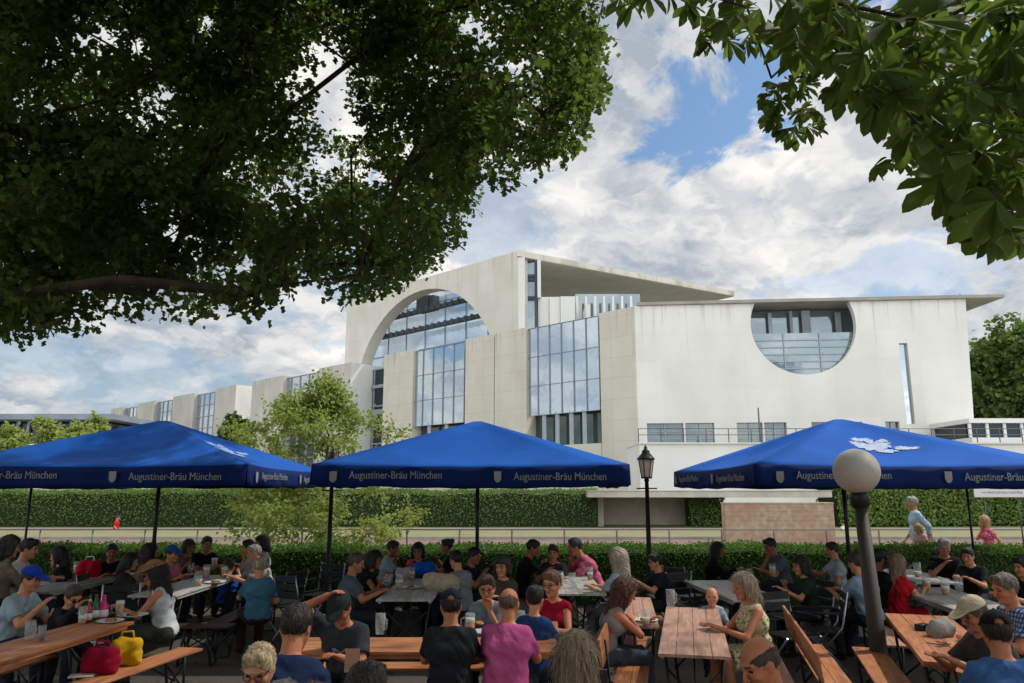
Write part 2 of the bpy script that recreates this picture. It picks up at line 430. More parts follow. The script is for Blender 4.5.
    torso = [(P+Rt@np.array([-.075, 0, 0]), P+Rt@np.array([.075, 0, 0]), .112*(.94 if fem else 1), 'pel'),
             (P+.14*t1+Rt@np.array([-.05, .008+belly*.5, 0]), P+.14*t1+Rt@np.array([.05, .008+belly*.5, 0]), .108*fm+belly, 'bel'),
             (C+.06*t2+Rt@np.array([-ta, 0, 0]), C+.06*t2+Rt@np.array([ta, 0, 0]), .113*fm, 'che'),
             (N-.06*t2-Rt@np.array([sw-.035, .012, 0]), N-.06*t2+Rt@np.array([sw-.035, -.012, 0]), .062*fm, 'sho'),
             (N-.03*t2-Rt@np.array([.05, .012, 0]), N-.03*t2+Rt@np.array([.05, -.012, 0]), .058, 'tra')]
    if fem and not kid:
        for q in sgn: torso.append((C+.05*t2+Rt@np.array([q*.065, .085, -.01]), C+.05*t2+Rt@np.array([q*.065, .09, -.02]), .058, 'bust'))
    Bd = Field(h/sc)
    for a, b, r_, tg in torso: Bd.cone(a, b, r_, k=.05)
    neck_top = hp(0, -.02, -.05)
    Bd.cone(N-.05*t2, neck_top, .060*fm, .055*fm, k=.03)
    for i, q in enumerate(sgn):
        Bd.cone(Sh[i], E[i], .050*fm, .040*fm, k=.03); Bd.cone(E[i], Wr[i], .040*fm, .027*fm, k=.02)
        hd = Hd[i]; lat = unit(np.cross(hd, np.array([0, 0, 1.0])+1e-3)); pn = np.cross(lat, hd)   # pn ~ up
        inn = -q*lat if (lat@Rt@np.array([1., 0, 0])) > 0 else q*lat
        for j, (o, L) in enumerate(((-.028, .052), (-.0095, .068), (.0095, .074), (.028, .066))):
            b0 = Wr[i]+hd*.012+inn*o*.6; b1 = Wr[i]+hd*.085+inn*o
            Bd.cone(b0, b1, .014, .0125, k=.012)
            b2 = b1+L*.5*unit(hd-.35*pn+inn*o*2); b3 = b2+L*.55*unit(hd-1.1*pn)
            Bd.cone(b1, b2, .0098, .009, k=.004); Bd.cone(b2, b3, .009, .0078, k=.004)
        th0 = Wr[i]+hd*.025+inn*.02; th1 = th0+.04*unit(hd+1.1*inn-.2*pn); Bd.cone(th0, th1, .014, .011, k=.01); Bd.cone(th1, th1+.032*unit(hd+.3*inn-.4*pn), .0105, .009, k=.005)
        Bd.cone(Hp[i], Kn[i], .082, .056, k=.04); Bd.cone(Kn[i], An[i], .056, .036, k=.03); Bd.cone(An[i]+np.array([0, -.03, -.03]), To[i], .038, .028, k=.02)
    # head
    e = lambda c, r_, **kw: Bd.ell(hp(*c), np.array(r_)*hs, M=HR, **kw)
    e((0, -.012, .032), (.076, .097, .092), k=.02)
    Bd.cone(hp(0, .012, -.005), hp(0, .046, -.082), .068*hs, .036*hs*(.88 if fem or kid else 1), k=.03)
    for q in sgn:
        Bd.cone(hp(q*.045, .01, -.04), hp(q*.022, .05, -.088), .03*hs, .022*hs, k=.03)
        e((q*.040, .062, -.025), (.024, .022, .022), k=.02)
        e((q*.078, -.008, -.006), (.010, .022, .033), k=.008)
        Bd.cone(hp(q*.012, .086, .030), hp(q*.048, .070, .030), .011*hs, k=.014)
    for q in sgn: e((q*.032, .100, .006), (.018, .016, .012), k=.014, sub=True)
    Bd.cone(hp(0, .088, .012), hp(0, .111, -.030), .008*hs, .0125*hs*(.75 if kid else 1), k=.012)
    for q in sgn: e((q*.012, .098, -.034), (.009, .010, .008), k=.008)
    Bd.cone(hp(-.016, .086, -.060), hp(.016, .086, -.060), .0085*hs, k=.008)
    e((0, .083, -.096), (.017, .014, .014), k=.014)
    V, Fq = Bd.mesh()
    ctr = V[Fq].mean(1); hl = ((ctr-Hc)@HR)/hs; mi = np.zeros(len(Fq), int)
    ax_, ay, az = np.abs(hl[:, 0]), hl[:, 1], hl[:, 2]
    mi[(ax_ < .022) & (az < -.053) & (az > -.068) & (ay > .078) & (ay < .12)] = 1
    mi[(ax_ > .014) & (ax_ < .050) & (az > .026) & (az < .037) & (ay > .06) & (ay < .13)] = 2
    mi[(np.hypot(ax_-.032, (az-.006)*1.6) < .013) & (ay > .055) & (ay < .12)] = 3
    if beard: mi[((az < -.042) & (az > -.135) & (ay > .012) & (ax_ < .075) & (mi != 1) & (ay < .13)) | ((az < -.036) & (az > -.05) & (ax_ < .028) & (ay > .08) & (ay < .13))] = 2
    shoe = ctr[:, 2] < .105; mi[shoe] = 4
    sk = skinmat(skin)
    lip = mat('lips_' + skin, shade(skin, .55), shade(skin, .62), rough=.4)
    o = np_mesh('person', V*sc, Fq, [sk, lip, hairmat(hc), mat('eye_dark', '#1a1410', '#2b211b', rough=.2), fabric('#24211f')], mi)
    o.location = root; o.rotation_euler = (0, 0, ya); tag(o, label, 'person', group)
    # ---- top
    fold = lambda amp: (lambda Q: amp*(np.sin(Q[..., 0]*31+2.2*np.sin(Q[..., 2]*19+px))*np.sin(Q[..., 2]*27+Q[..., 1]*17+1.5*np.sin(Q[..., 0]*15))))
    def fold2(a):
        def g(Q):
            x, y, z = Q[..., 0], Q[..., 1], Q[..., 2]; w1 = z*34+6*np.sin(x*9+px)+5*np.sin(y*11+px*.7); w2 = x*30+z*22+4*np.sin(z*13+py); w3 = z*61+x*25+5*np.sin(x*17+y*14)
            return a*(.9*np.sin(w1)*np.sin(x*12+z*8+px)+.7*np.sin(w2)*np.sin(z*10+y*9)+.35*np.sin(w3)*np.sin(x*21))
        return g
    ch = max(h/sc*1.0, .006)
    Tp = Field(ch); infl = .013
    tm = topmat or fabric(top)
    def tcone(F_, a, b, r_, k, hem=None): F_.cone(a, b, r_, k=k, infl=infl, cut=hem)
    hem = [(P-.05*t1, -t1)]
    neckcut = [(N+.012*t2, t2)]
    for a, b, r_, tg in torso:
        cut = None
        if tg in ('pel', 'bel') and not dress: cut = hem
        if tg in ('sho', 'tra'):
            cut = neckcut
            if sleeve == 0 and tg == 'sho': a = a+(b-a)*.13; b = b-(b-a)*.15
        Tp.cone(a, b, r_, k=.05, infl=infl, cut=cut)
    if sleeve > 0:
        for i in (0, 1):
            if sleeve <= .5:
                fr = sleeve/.5*.72; e1 = Sh[i]+(E[i]-Sh[i])*fr; u = unit(E[i]-Sh[i])
                Tp.cone(Sh[i], e1+u*.02, .052*fm, .052*fm, k=.03, infl=.015, cut=[(e1, u)])
            else:
                Tp.cone(Sh[i], E[i], .050*fm, .042*fm, k=.03, infl=.014); u = unit(Wr[i]-E[i])
                fr = (sleeve-.5)*2; e1 = E[i]+(Wr[i]-E[i])*min(fr, .97)
                Tp.cone(E[i], e1+u*.02, .042*fm, .032*fm, k=.02, infl=.013, cut=[(e1, u)])
    if dress:
        for i in (0, 1):
            mid = Hp[i]+(Kn[i]-Hp[i])*.9; u = unit(Kn[i]-Hp[i])
            Tp.cone(Hp[i], mid+u*.03, .09, .085, k=.06, infl=.015, cut=[(mid, u)])
        mid = (Hp[0]+Hp[1])/2; m2 = (Kn[0]+Kn[1])/2*.85+mid*.15; u = unit(m2-mid); Tp.cone(mid, m2+u*.03, .08, .08, k=.06, infl=.012, cut=[(m2, u)])
    V, Fq = Tp.mesh(disp=fold2(.0055))
    np_mesh('dress' if dress else 'shirt', V*sc, Fq, tm, parent=o)
    # ---- trousers
    if not dress:
        Tr = Field(ch); infl2 = .009
        Tr.cone(torso[0][0], torso[0][1], torso[0][2], k=.05, infl=infl2, cut=[(P+.06*t1, t1)])
        for i in (0, 1):
            if legcut < .6:
                e1 = Hp[i]+(Kn[i]-Hp[i])*legcut/.55; u = unit(Kn[i]-Hp[i]); Tr.cone(Hp[i], e1+u*.02, .084, .07, k=.04, infl=.014, cut=[(e1, u)])
            else:
                Tr.cone(Hp[i], Kn[i], .083, .06, k=.04, infl=infl2+.003); e1 = An[i]; u = unit(An[i]-Kn[i]); Tr.cone(Kn[i], e1+u*.02, .058, .046, k=.03, infl=.012, cut=[(e1, u)])
        V, Fq = Tr.mesh(disp=fold2(.005)); np_mesh('shorts' if legcut < .6 else 'trousers', V*sc, Fq, legmat or fabric(legs), parent=o)
    # ---- hair
    hm = hairmat(hc)
    if hair != 'bald':
        Hf = Field(min(h/sc, .009)); g = lambda c, r_, **kw: Hf.ell(hp(*c), np.array(r_)*hs, M=HR, **kw)
        th = {'short': .010, 'buzz': .004, 'bob': .024, 'long': .020, 'curly': .030, 'fringe': .0045}[hair]
        g((0, -.014, .034), (.077+th, .098+th, .093+th), k=.01)
        def facecut(Q):
            L = ((Q-Hc)@HR)/hs; x, y, z = L[..., 0], L[..., 1], L[..., 2]
            pl = -( -.83*y+.56*z ) - .030 + .010*np.sin(x*70+px)*.4
            low = -(z+(.085 if hair in ('short', 'buzz', 'fringe') else .5))
            if hair in ('long', 'bob', 'curly'):
                pl = np.maximum(y-.062-.0*x, -99) if False else np.where(z > .05, -(-.83*y+.56*z)-.030, np.maximum(y-.040, np.where(np.abs(x) < .066, y-.012, -1)))
            c = np.maximum(pl, low)
            if hair == 'fringe': c = np.maximum(c, z-.058-.012*np.sin(x*60+px))
            if cap or hat: c = np.maximum(c, z-.052)
            return c*hs
        if hair in ('long', 'curly', 'bob'):
            Ln = {'long': .33, 'curly': .24, 'bob': .13}[hair]; wd = {'long': .085, 'curly': .115, 'bob': .095}[hair]
            dn = lambda x, y, z, dz: hp(x, y, z)+np.array([0, -.02*dz/.2, -dz])
            bkp = hp(0, -.045, .0)
            Hf.cone(bkp, bkp+np.array([0, -.045-.15*lean, -Ln]), wd, wd*.8, k=.05)
            for q in sgn:
                s0 = hp(q*.07, -.01, .03); Hf.cone(s0, s0+np.array([q*.02, -.02, -Ln*.85]), .036, .034, k=.04)
        if hair == 'short': Hf.cone(hp(-.03, .05, .105), hp(.04, .055, .10), .024*hs, k=.03)
        if bun: g((0, -.115, .075), (.042, .042, .042), k=.02)
        am = {'curly': .0065, 'long': .0035, 'bob': .0035}.get(hair, .002); fq = {'curly': 118}.get(hair, 96); fz = {'curly': 88}.get(hair, 16)
        dsp = lambda Q: am*(np.sin(Q[..., 0]*fq+2.3*np.sin(Q[..., 2]*fz+px)+1.7*np.sin(Q[..., 1]*31))*np.sin(Q[..., 1]*fq*.83+2*np.sin(Q[..., 2]*fz*1.3+1))+.7*np.sin(Q[..., 0]*fq*.43+Q[..., 2]*fz*.9+px)*np.sin(Q[..., 1]*fq*.5-Q[..., 2]*fz*.7))
        V, Fq = Hf.mesh(cutfn=facecut, disp=dsp)
        if len(Fq):
            # loose strands break the outline
            q4 = V[Fq]; fc = q4.mean(1); fn = unit(np.cross(q4[:, 2]-q4[:, 0], q4[:, 3]-q4[:, 1])); nst = int(min(1400, 5200/dist)); pk = rng.integers(0, len(fc), nst); p0 = fc[pk]; n0 = fn[pk]
            L3 = (p0-Hc)@HR; ok = (n0@(HR@np.array([0, .8, -.6])) < .55) & ((p0-Hc)@n0.T[:, 0]*0 == 0); p0 = p0[ok]; n0 = n0[ok]; m_ = len(p0)
            crown = hp(0, -.03, .11); fl = unit(p0-crown) if hair in ('short', 'buzz', 'fringe') else np.tile([0, 0, -1.], (m_, 1)); fl = unit(fl-n0*np.einsum('ij,ij->i', fl, n0)[:, None]*.9+rng.normal(size=(m_, 3))*(.45 if hair == 'curly' else .22)+n0*(.18 if hair in ('curly', 'long', 'bob') else .05))
            ls = rng.uniform(.5, 1.2, m_)*{'short': .020, 'buzz': .01, 'fringe': .016, 'bob': .07, 'long': .10, 'curly': .07}[hair]; sd_ = unit(np.cross(fl, n0))*.0022
            a0 = p0-n0*.003; a1 = a0+fl*(ls*.55)[:, None]+n0*.004; a2 = a0+fl*ls[:, None]+np.array([0, 0, -.15])*ls[:, None]
            sv = np.stack([a0-sd_, a0+sd_, a1+sd_, a1-sd_, a2+sd_*.3, a2-sd_*.3], 1).reshape(-1, 3); bi = np.arange(m_)[:, None]*6; sf = np.concatenate([bi+np.array([[0, 1, 2, 3]]), bi+np.array([[3, 2, 4, 5]])])
            Vh, Fh = cat_mesh([(V, Fq), (sv, sf)])
            np_mesh('hair', Vh*sc, Fh, hm, parent=o)
    if cap:
        Cf = Field(min(h/sc, .008))
        cc = HR@np.array([0, 0, 1.0])
        Cf.ell(hp(0, -.012, .038), np.array((.094, .116, .105))*hs, M=HR, k=.01, cut=[(hp(0, 0, .052), -cc)])
        s_ = capdir
        Cf.ell(hp(0, s_*.125-.01, .056), np.array((.075, .085, .010))*hs, M=HR@rotx(-.18*s_), k=.012)
        Cf.cone(hp(0, -.012, .143), hp(0, -.012, .145), .008, k=.005)
        def gap(Q):
            L = (Q-Hc)@HR; return np.where(L[..., 1]*s_ < -.05, .030-np.hypot(L[..., 0], (L[..., 2]-.062)*1.2), -1.0)
        V, Fq = Cf.mesh(cutfn=gap)
        np_mesh('cap', V*sc, Fq, fabric(cap), parent=o)
    if hat:
        Cf = Field(min(h/sc, .009)); cc = HR@np.array([0, 0, 1.0])
        Cf.ell(hp(0, -.012, .05), np.array((.098, .118, .10))*hs, M=HR, k=.01, cut=[(hp(0, 0, .05), -cc)])
        Cf.ell(hp(0, -.01, .056), np.array((.140, .160, .010))*hs, M=HR, k=.02)
        V, Fq = Cf.mesh(disp=lambda Q: .006*np.sin(Q[..., 0]*24)*np.sin(Q[..., 1]*21)); np_mesh('sun_hat', V*sc, Fq, fabric(hat), parent=o)
    if glasses:
        m = MB()
        for q in sgn:
            pts = [hp(q*.032+.021*math.cos(t), .108-.010*abs(math.cos(t)), .006+.016*math.sin(t))*sc for t in np.linspace(0, 2*math.pi, 13)]
            if glasses == 'sun': m.add([hp(q*.032, .108, .006)*sc]+pts[:12], [(0, i+1, (i+1) % 12+1) for i in range(12)])
            m.tube(pts, .0022, 5, caps=False); m.tube([hp(q*.053, .10, .012)*sc, hp(q*.082, .0, .012)*sc], .0022, 5)
        m.tube([hp(-.012, .106, .010)*sc, hp(.012, .106, .010)*sc], .002, 5)
        m.build('glasses', mat('glasses_dark', '#0c0c0e', rough=.15, spec=.6), o)
    return o
# ================================================================== sky, sun
SUN = unit(np.array([0.58, 0.20, 0.79])); SUN_EL = math.asin(SUN[2]); SUN_AZ = math.atan2(SUN[0], SUN[1])
world = bpy.data.worlds.new('World'); scene.world = world; world.use_nodes = True
nt = world.node_tree; N = nt.nodes; Lk = nt.links; bg = N['Background']; bg.inputs['Strength'].default_value = 0.1
def wmath(op, a, b=None, c=None, clamp=False):
    n = N.new('ShaderNodeMath'); n.operation = op; n.use_clamp = clamp
    for i, x in enumerate((a, b, c)):
        if x is None: continue
        if isinstance(x, (int, float)): n.inputs[i].default_value = x
        else: Lk.new(x, n.inputs[i])
    return n.outputs[0]
def wramp(src, lo, hi):
    n = N.new('ShaderNodeMapRange'); n.interpolation_type = 'SMOOTHSTEP'; n.inputs[1].default_value = lo; n.inputs[2].default_value = hi
    Lk.new(src, n.inputs[0]); return n.outputs[0]
sky = N.new('ShaderNodeTexSky'); sky.sky_type = 'NISHITA'; sky.sun_disc = False; sky.sun_elevation = SUN_EL; sky.sun_rotation = SUN_AZ
sky.air_density = 1.0; sky.dust_density = 1.0; sky.ozone_density = 1.5
tc = N.new('ShaderNodeTexCoord'); sx = N.new('ShaderNodeSeparateXYZ'); Lk.new(tc.outputs['Generated'], sx.inputs[0])
zc = wmath('MAXIMUM', sx.outputs['Z'], 0.0); zd = wmath('ADD', zc, 0.36)
cx = wmath('DIVIDE', sx.outputs['X'], zd); cy = wmath('DIVIDE', sx.outputs['Y'], zd)
cv = N.new('ShaderNodeCombineXYZ'); Lk.new(cx, cv.inputs[0]); Lk.new(cy, cv.inputs[1])
def wnoise(scale, off, detail=6, rough=.55, dist=0.0, vec=None):
    mp = N.new('ShaderNodeMapping'); mp.inputs['Location'].default_value = off; Lk.new(vec or cv.outputs[0], mp.inputs[0])
    n = N.new('ShaderNodeTexNoise'); n.noise_dimensions = '2D'; n.inputs['Scale'].default_value = scale; n.inputs['Detail'].default_value = detail
    n.inputs['Roughness'].default_value = rough; n.inputs['Distortion'].default_value = dist; Lk.new(mp.outputs[0], n.inputs['Vector']); return n.outputs['Fac']
# a cloud layer: billows in perspective, brighter on the upper side facing the light, grey underneath
def cdens(off):
    v = N.new('ShaderNodeMapping'); v.inputs['Location'].default_value = off; Lk.new(cv.outputs[0], v.inputs[0])
    big = wnoise(1.45, (3.1, 1.7, 0), 3, .5, .2, v.outputs[0]); fine = wnoise(5.2, (5.2, .3, 3), 8, .58, .15, v.outputs[0])
    vo = N.new('ShaderNodeTexVoronoi'); vo.voronoi_dimensions = '2D'; vo.feature = 'SMOOTH_F1'; vo.inputs['Scale'].default_value = 6.0; vo.inputs['Smoothness'].default_value = .35; vo.inputs['Detail'].default_value = 3; vo.inputs['Roughness'].default_value = .55
    wv = N.new('ShaderNodeVectorMath'); wv.operation = 'MULTIPLY_ADD'; Lk.new(fine, wv.inputs[0]); wv.inputs[1].default_value = (.35, .35, .35); Lk.new(v.outputs[0], wv.inputs[2]); Lk.new(wv.outputs[0], vo.inputs['Vector'])
    puff = wmath('SUBTRACT', 1.0, vo.outputs['Distance'])
    return wmath('ADD', wmath('MULTIPLY', big, 1.0), wmath('ADD', wmath('MULTIPLY', wmath('SUBTRACT', puff, .5), .22), wmath('MULTIPLY', wmath('SUBTRACT', fine, .5), .42)))
n_big = cdens((0, 0, 0)); n_off = cdens((.02, .075, 0)); n_det = wnoise(5.6, (1.3, 4.2, 2), 9, .6, .3)
n_sh = wnoise(1.3, (7.7, 2.2, 5), 6, .55, .2)
# openings of blue between the clouds, in fixed sky directions
def spot(px, py, rad, stretch=1.0):
    d = unit(ray(px, py)); dp = N.new('ShaderNodeVectorMath'); dp.operation = 'SUBTRACT'; Lk.new(tc.outputs['Generated'], dp.inputs[0]); dp.inputs[1].default_value = tuple(d)
    sc_ = N.new('ShaderNodeVectorMath'); sc_.operation = 'MULTIPLY'; Lk.new(dp.outputs[0], sc_.inputs[0]); sc_.inputs[1].default_value = (1/rad, 1/rad, stretch/rad)
    ln = N.new('ShaderNodeVectorMath'); ln.operation = 'LENGTH'; Lk.new(sc_.outputs[0], ln.inputs[0])
    dist = wmath('ADD', ln.outputs['Value'], wmath('MULTIPLY', wmath('SUBTRACT', n_det, .5), 3.4))
    return wmath('SUBTRACT', 1.0, wramp(dist, .62, 1.12))
cover = wramp(n_big, .13, .27)
hole = spot(702, 112, .085, 1.0)
for s_ in ((478, 215, .10, 1.6), (880, 282, .12, 3.2), (120, 372, .13, 3.0), (40, 345, .10, 3.4), (330, 250, .10, 1)):
    hole = wmath('MAXIMUM', hole, wmath('MULTIPLY', spot(*s_), .42))
cover = wmath('MULTIPLY', cover, wmath('SUBTRACT', 1.0, hole))
rel = wmath("MULTIPLY_ADD", wmath("SUBTRACT", n_big, n_off), 4.3, .46, clamp=True)
edge = wmath('SUBTRACT', 1.0, wramp(n_big, .30, .56))
lit = wmath('ADD', wmath("MULTIPLY", rel, .66), wmath('ADD', wmath('MULTIPLY', wramp(n_sh, .44, .60), .34), wmath("MULTIPLY_ADD", edge, .34, -.30)), clamp=True)
cc = N.new('ShaderNodeMixRGB'); Lk.new(lit, cc.inputs[0]); cc.inputs[1].default_value = (3.3, 3.75, 4.35, 1); cc.inputs[2].default_value = (8.5, 8.2, 7.7, 1)
# clouds behind the camera are brightened to light the building fronts
rear_boost = wramp(wmath('MULTIPLY', sx.outputs['Y'], -1.0), -0.25, 0.75)
gm = wmath('MULTIPLY_ADD', rear_boost, 1.5, 1.0); gv = N.new('ShaderNodeCombineXYZ')
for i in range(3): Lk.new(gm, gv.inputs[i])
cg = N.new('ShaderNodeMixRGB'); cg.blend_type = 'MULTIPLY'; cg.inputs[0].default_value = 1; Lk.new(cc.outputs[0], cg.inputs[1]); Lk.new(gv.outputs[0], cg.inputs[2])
sg = N.new('ShaderNodeMixRGB'); sg.blend_type = 'MULTIPLY'; sg.inputs[0].default_value = 1; Lk.new(sky.outputs[0], sg.inputs[1]); sg.inputs[2].default_value = (.84, .99, 1.06, 1)
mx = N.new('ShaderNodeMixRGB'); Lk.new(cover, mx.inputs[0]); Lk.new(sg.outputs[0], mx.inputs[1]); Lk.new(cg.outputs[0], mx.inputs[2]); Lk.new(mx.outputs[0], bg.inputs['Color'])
world.cycles.sampling_method = 'MANUAL'; world.cycles.sample_map_resolution = 512
sl = bpy.data.lights.new('sun', 'SUN'); sl.energy = 2.6; sl.angle = R(1.5); sl.color = (1, .96, .90)
so = bpy.data.objects.new('sun', sl); COL.objects.link(so); so.rotation_euler = Vector(-SUN).to_track_quat('-Z', 'Y').to_euler()
vs = scene.view_settings; vs.view_transform = 'Standard'; vs.look = 'None'; vs.gamma = 1; vs.use_curve_mapping = False; vs.exposure = 0.33
cy_ = scene.cycles; cy_.max_bounces = 6; cy_.diffuse_bounces = 3; cy_.glossy_bounces = 3; cy_.transmission_bounces = 5; cy_.transparent_max_bounces = 6
cy_.sample_clamp_indirect = 6; cy_.caustics_reflective = False; cy_.caustics_refractive = False
try: cy_.use_denoising = True
except Exception: pass

# ================================================================== ground
def sheet(name, pts, z, m, nx=1):
    mb = MB(); mb.add([(p[0], p[1], z) for p in pts], [tuple(range(len(pts)))]); o = mb.build(name, m); return tag(o, kind='structure')
m_grass = mat('meadow', '#3f4d22', '#5a6a30', scale=.35, rough=.95, bump=.3, bscale=6, c3='#77733f', c3scale=.12)
m_gravel = mat('gravel', '#433d36', '#5d554b', scale=42, rough=.95, bump=.9, bscale=90, c3='#36312b', c3scale=.9)
m_pave = mat('paving', '#6a5850', '#80695e', scale=1.3, rough=.9, bump=.2, bscale=20, c3='#5f524b', c3scale=.6)
m_dry = mat('dry_lawn', '#736f4a', '#857f5a', scale=.8, rough=.95, bump=.3, bscale=9, c3='#74804c', c3scale=.35)
m_path = mat('path', '#6f6758', '#827a6a', scale=1.0, rough=.9, bump=.1)
sheet('ground', [(-900, -60), (900, -60), (900, 1500), (-900, 1500)], -.012, m_grass)
sheet('bounce_plaza', [(-150, 47.8), (160, 47.8), (160, 190), (-150, 190)], -.006, mat('bounce_plaza_grey', '#8f8b84', '#a19d95', scale=.5, rough=.9))  # pale ground added behind the hedge to bounce light up the building
sheet('garden_floor', [(-30, -25), (30, -25), (30, 15.6), (-30, 15.6)], 0.0, m_gravel)
sheet('promenade', [(-80, 15.6), (80, 15.6), (80, 33.2), (-80, 33.2)], -.004, m_pave)
sheet('lawn_strip', [(-90, 33.2), (90, 33.2), (90, 39.6), (-90, 39.6)], -.002, m_dry)
sheet('path', [(-90, 39.6), (90, 39.6), (90, 43.2), (-90, 43.2)], 0.0, m_path)
mb = MB(); mb.box((0, 33.2, .05), (170, .16, .14)); tag(mb.build('kerb', mat('kerb_stone', '#8d857b', '#a0988d', scale=3)), kind='structure')
mb = MB(); mb.box((0, 18.6, .072), (160, 5.6, .15)); tag(mb.build('footpath', m_pave), kind='structure')
# scattered fallen leaves and pebbles on the gravel
n = 2200; P = np.stack([rng.uniform(-9, 9, n), rng.uniform(2.5, 14.3, n), np.full(n, .012)], 1)
D_ = unit(np.stack([rng.normal(size=n), rng.normal(size=n), rng.normal(size=n)*.12], 1)); v, f = leaf_cloud(P, D_, np.array([[0, 0, 1.]])+.2*rng.normal(size=(n, 3)), rng.uniform(.03, .07, n), T_OVAL)
tag(np_mesh('fallen_leaves', v, f, leafmat('dead_leaf', '#4a3a20', '#5f5a2a', '#6e5a36', .1)), kind='stuff')

# ================================================================== hedges and bushes
def hedge(name, x0, x1, y0, y1, z1, n, lsize, m, mcore, label, uneven=.05, cat='hedge', dome=0):
    L = x1-x0; root = empty(name, ((x0+x1)/2, (y0+y1)/2, 0), label=label, cat=cat)
    hx, hy = L/2, (y1-y0)/2
    def top(x, y): return z1 + uneven*snoise(np.stack([x, y*0, x*.3], -1), 1.3, x0) + uneven*.8*snoise(np.stack([x*3, y*3, x], -1), 1.7, 2+x0) - dome*np.abs(snoise(np.stack([x, y*0, x*0], -1), .33, 5.0))
    A_top, A_fr = L*2*hy, L*z1; nt_ = int(n*1.6*A_top/(A_top*1.6+A_fr*1.5)); nf = n-nt_
    xt = rng.uniform(-hx, hx, nt_); yt = rng.uniform(-hy, hy, nt_); zt = top(xt, yt)+rng.normal(size=nt_)*.03*z1
    xf = rng.uniform(-hx, hx, nf); zf = (.02+.98*(1-rng.random(nf)**1.7))*top(xf, 0*xf); side = np.where(rng.random(nf) < .72, -1, 1); yf = side*(hy+rng.normal(size=nf)*.045*max(1, z1*.7))
    P = np.concatenate([np.stack([xt, yt, zt], 1), np.stack([xf, yf, zf], 1)])
    Nn = np.concatenate([np.tile([0, 0, 1.], (nt_, 1)), np.stack([0*xf, side, .45+0*xf], 1)])+rng.normal(size=(n, 3))*.55
    D_ = rand_dirs(n)+np.array([0, 0, .35]); v, f = leaf_cloud(P, D_, Nn, rng.uniform(.7, 1.3, n)*lsize, T_QUAD)
    np_mesh('foliage', v, f, m, parent=root, smooth=False)
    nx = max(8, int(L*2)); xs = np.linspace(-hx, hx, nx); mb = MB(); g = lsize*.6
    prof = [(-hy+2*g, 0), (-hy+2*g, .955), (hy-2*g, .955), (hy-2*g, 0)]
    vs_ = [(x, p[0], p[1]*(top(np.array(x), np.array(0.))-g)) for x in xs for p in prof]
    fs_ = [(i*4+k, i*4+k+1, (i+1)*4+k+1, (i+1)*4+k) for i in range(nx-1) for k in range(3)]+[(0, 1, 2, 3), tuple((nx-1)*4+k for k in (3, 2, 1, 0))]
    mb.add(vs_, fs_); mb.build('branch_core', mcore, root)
    return root
LM_hedge = leafmat('leaf_hedge', '#33501b', '#4c6f28', '#6a8c38', .25, 2.0)
LM_far = leafmat('leaf_far_hedge', '#4a5e30', '#61793f', '#7d9250', .2, .5)
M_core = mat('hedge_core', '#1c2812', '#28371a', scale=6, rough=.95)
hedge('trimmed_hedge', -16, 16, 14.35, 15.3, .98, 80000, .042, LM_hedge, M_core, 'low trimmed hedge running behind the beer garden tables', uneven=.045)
hedge('clipped_hedge', -60, at_d(598, 500, 44.6)[0], 44.6, 47.5, 2.0, 60000, .10, LM_far, M_core, 'long tall clipped hedge beyond the promenade path', uneven=.10, dome=.12)
x0_, x1_ = at_d(690, 510, 45)[0], at_d(724, 510, 45)[0]
hedge('wall_shrub', x0_, x1_, 45, 46.4, 1.55, 2600, .13, LM_far, M_core, 'dark shrub against the low concrete wall under the white ledge', uneven=.12, cat='shrub')
LM_bush = leafmat('leaf_bush', '#566b38', '#728a48', '#97a862', .3, .9)
for i, (a, b, hh) in enumerate(((836, 884, 2.35), (878, 934, 2.6), (928, 985, 2.45), (978, 1060, 2.3))):
    hedge('shrub', at_d(a, 500, 44.8)[0], at_d(b, 500, 44.8)[0], 44.6+.3*i, 47.6, hh, 6500, .17, LM_bush, M_core,
          ('bright green shrub beside the tan stone wall', 'bright green shrub behind the walking man in the pale blue shirt', 'bright green shrub right of the thin rear parasol pole', 'bright green shrub behind the woman in the pink dress')[i], uneven=.28, cat='shrub', dome=.35)

# ================================================================== walls and ledge beyond the promenade
m_tan = mat('tan_stone', '#a08a72', '#c0a88e', scale=5, rough=.9, bump=.25, bscale=14, c3='#a88672', c3scale=.9)
def blockthing(name, x0, x1, y0, y1, z0, z1, m, label, cat, bevel=.02):
    mb = MB(); mb.box((0, 0, (z1-z0)/2), (x1-x0, y1-y0, z1-z0)); o = mb.build(name, m, bevel=bevel); o.location = ((x0+x1)/2, (y0+y1)/2, z0); return tag(o, label, cat)
a, b = at_d(725, 520, 29.4)[0], at_d(834, 520, 29.4)[0]
root = empty('stone_wall', ((a+b)/2, 29.6, 0), label='broad tan stone wall block beside the promenade', cat='wall')
mb = MB(); rows = 9; hw = (b-a)/2
for r in range(rows):
    zz0 = r*1.52/rows; k = 9; off = .5*(r % 2)
    xs = sorted(set([-hw, hw]+[min(hw, max(-hw, -hw+(i+off)*2*hw/k)) for i in range(k+1)]))
    for q in range(len(xs)-1): mb.box(((xs[q]+xs[q+1])/2, 0, zz0+.152), (xs[q+1]-xs[q]-.004, .5, 1.52/rows-.004))
mb.build('blocks', m_tan, root); mb = MB(); mb.box((0, 0, 1.56), (2*hw+.04, .54, .06)); mb.build('coping', m_tan, root, bevel=.01)
m_lconc = mat('pale_concrete', '#b3aea4', '#c6c1b7', scale=1.2, rough=.85, bump=.12, c3='#a19a8f', c3scale=.4)
a, b = at_d(596, 510, 46)[0], at_d(700, 510, 46)[0]
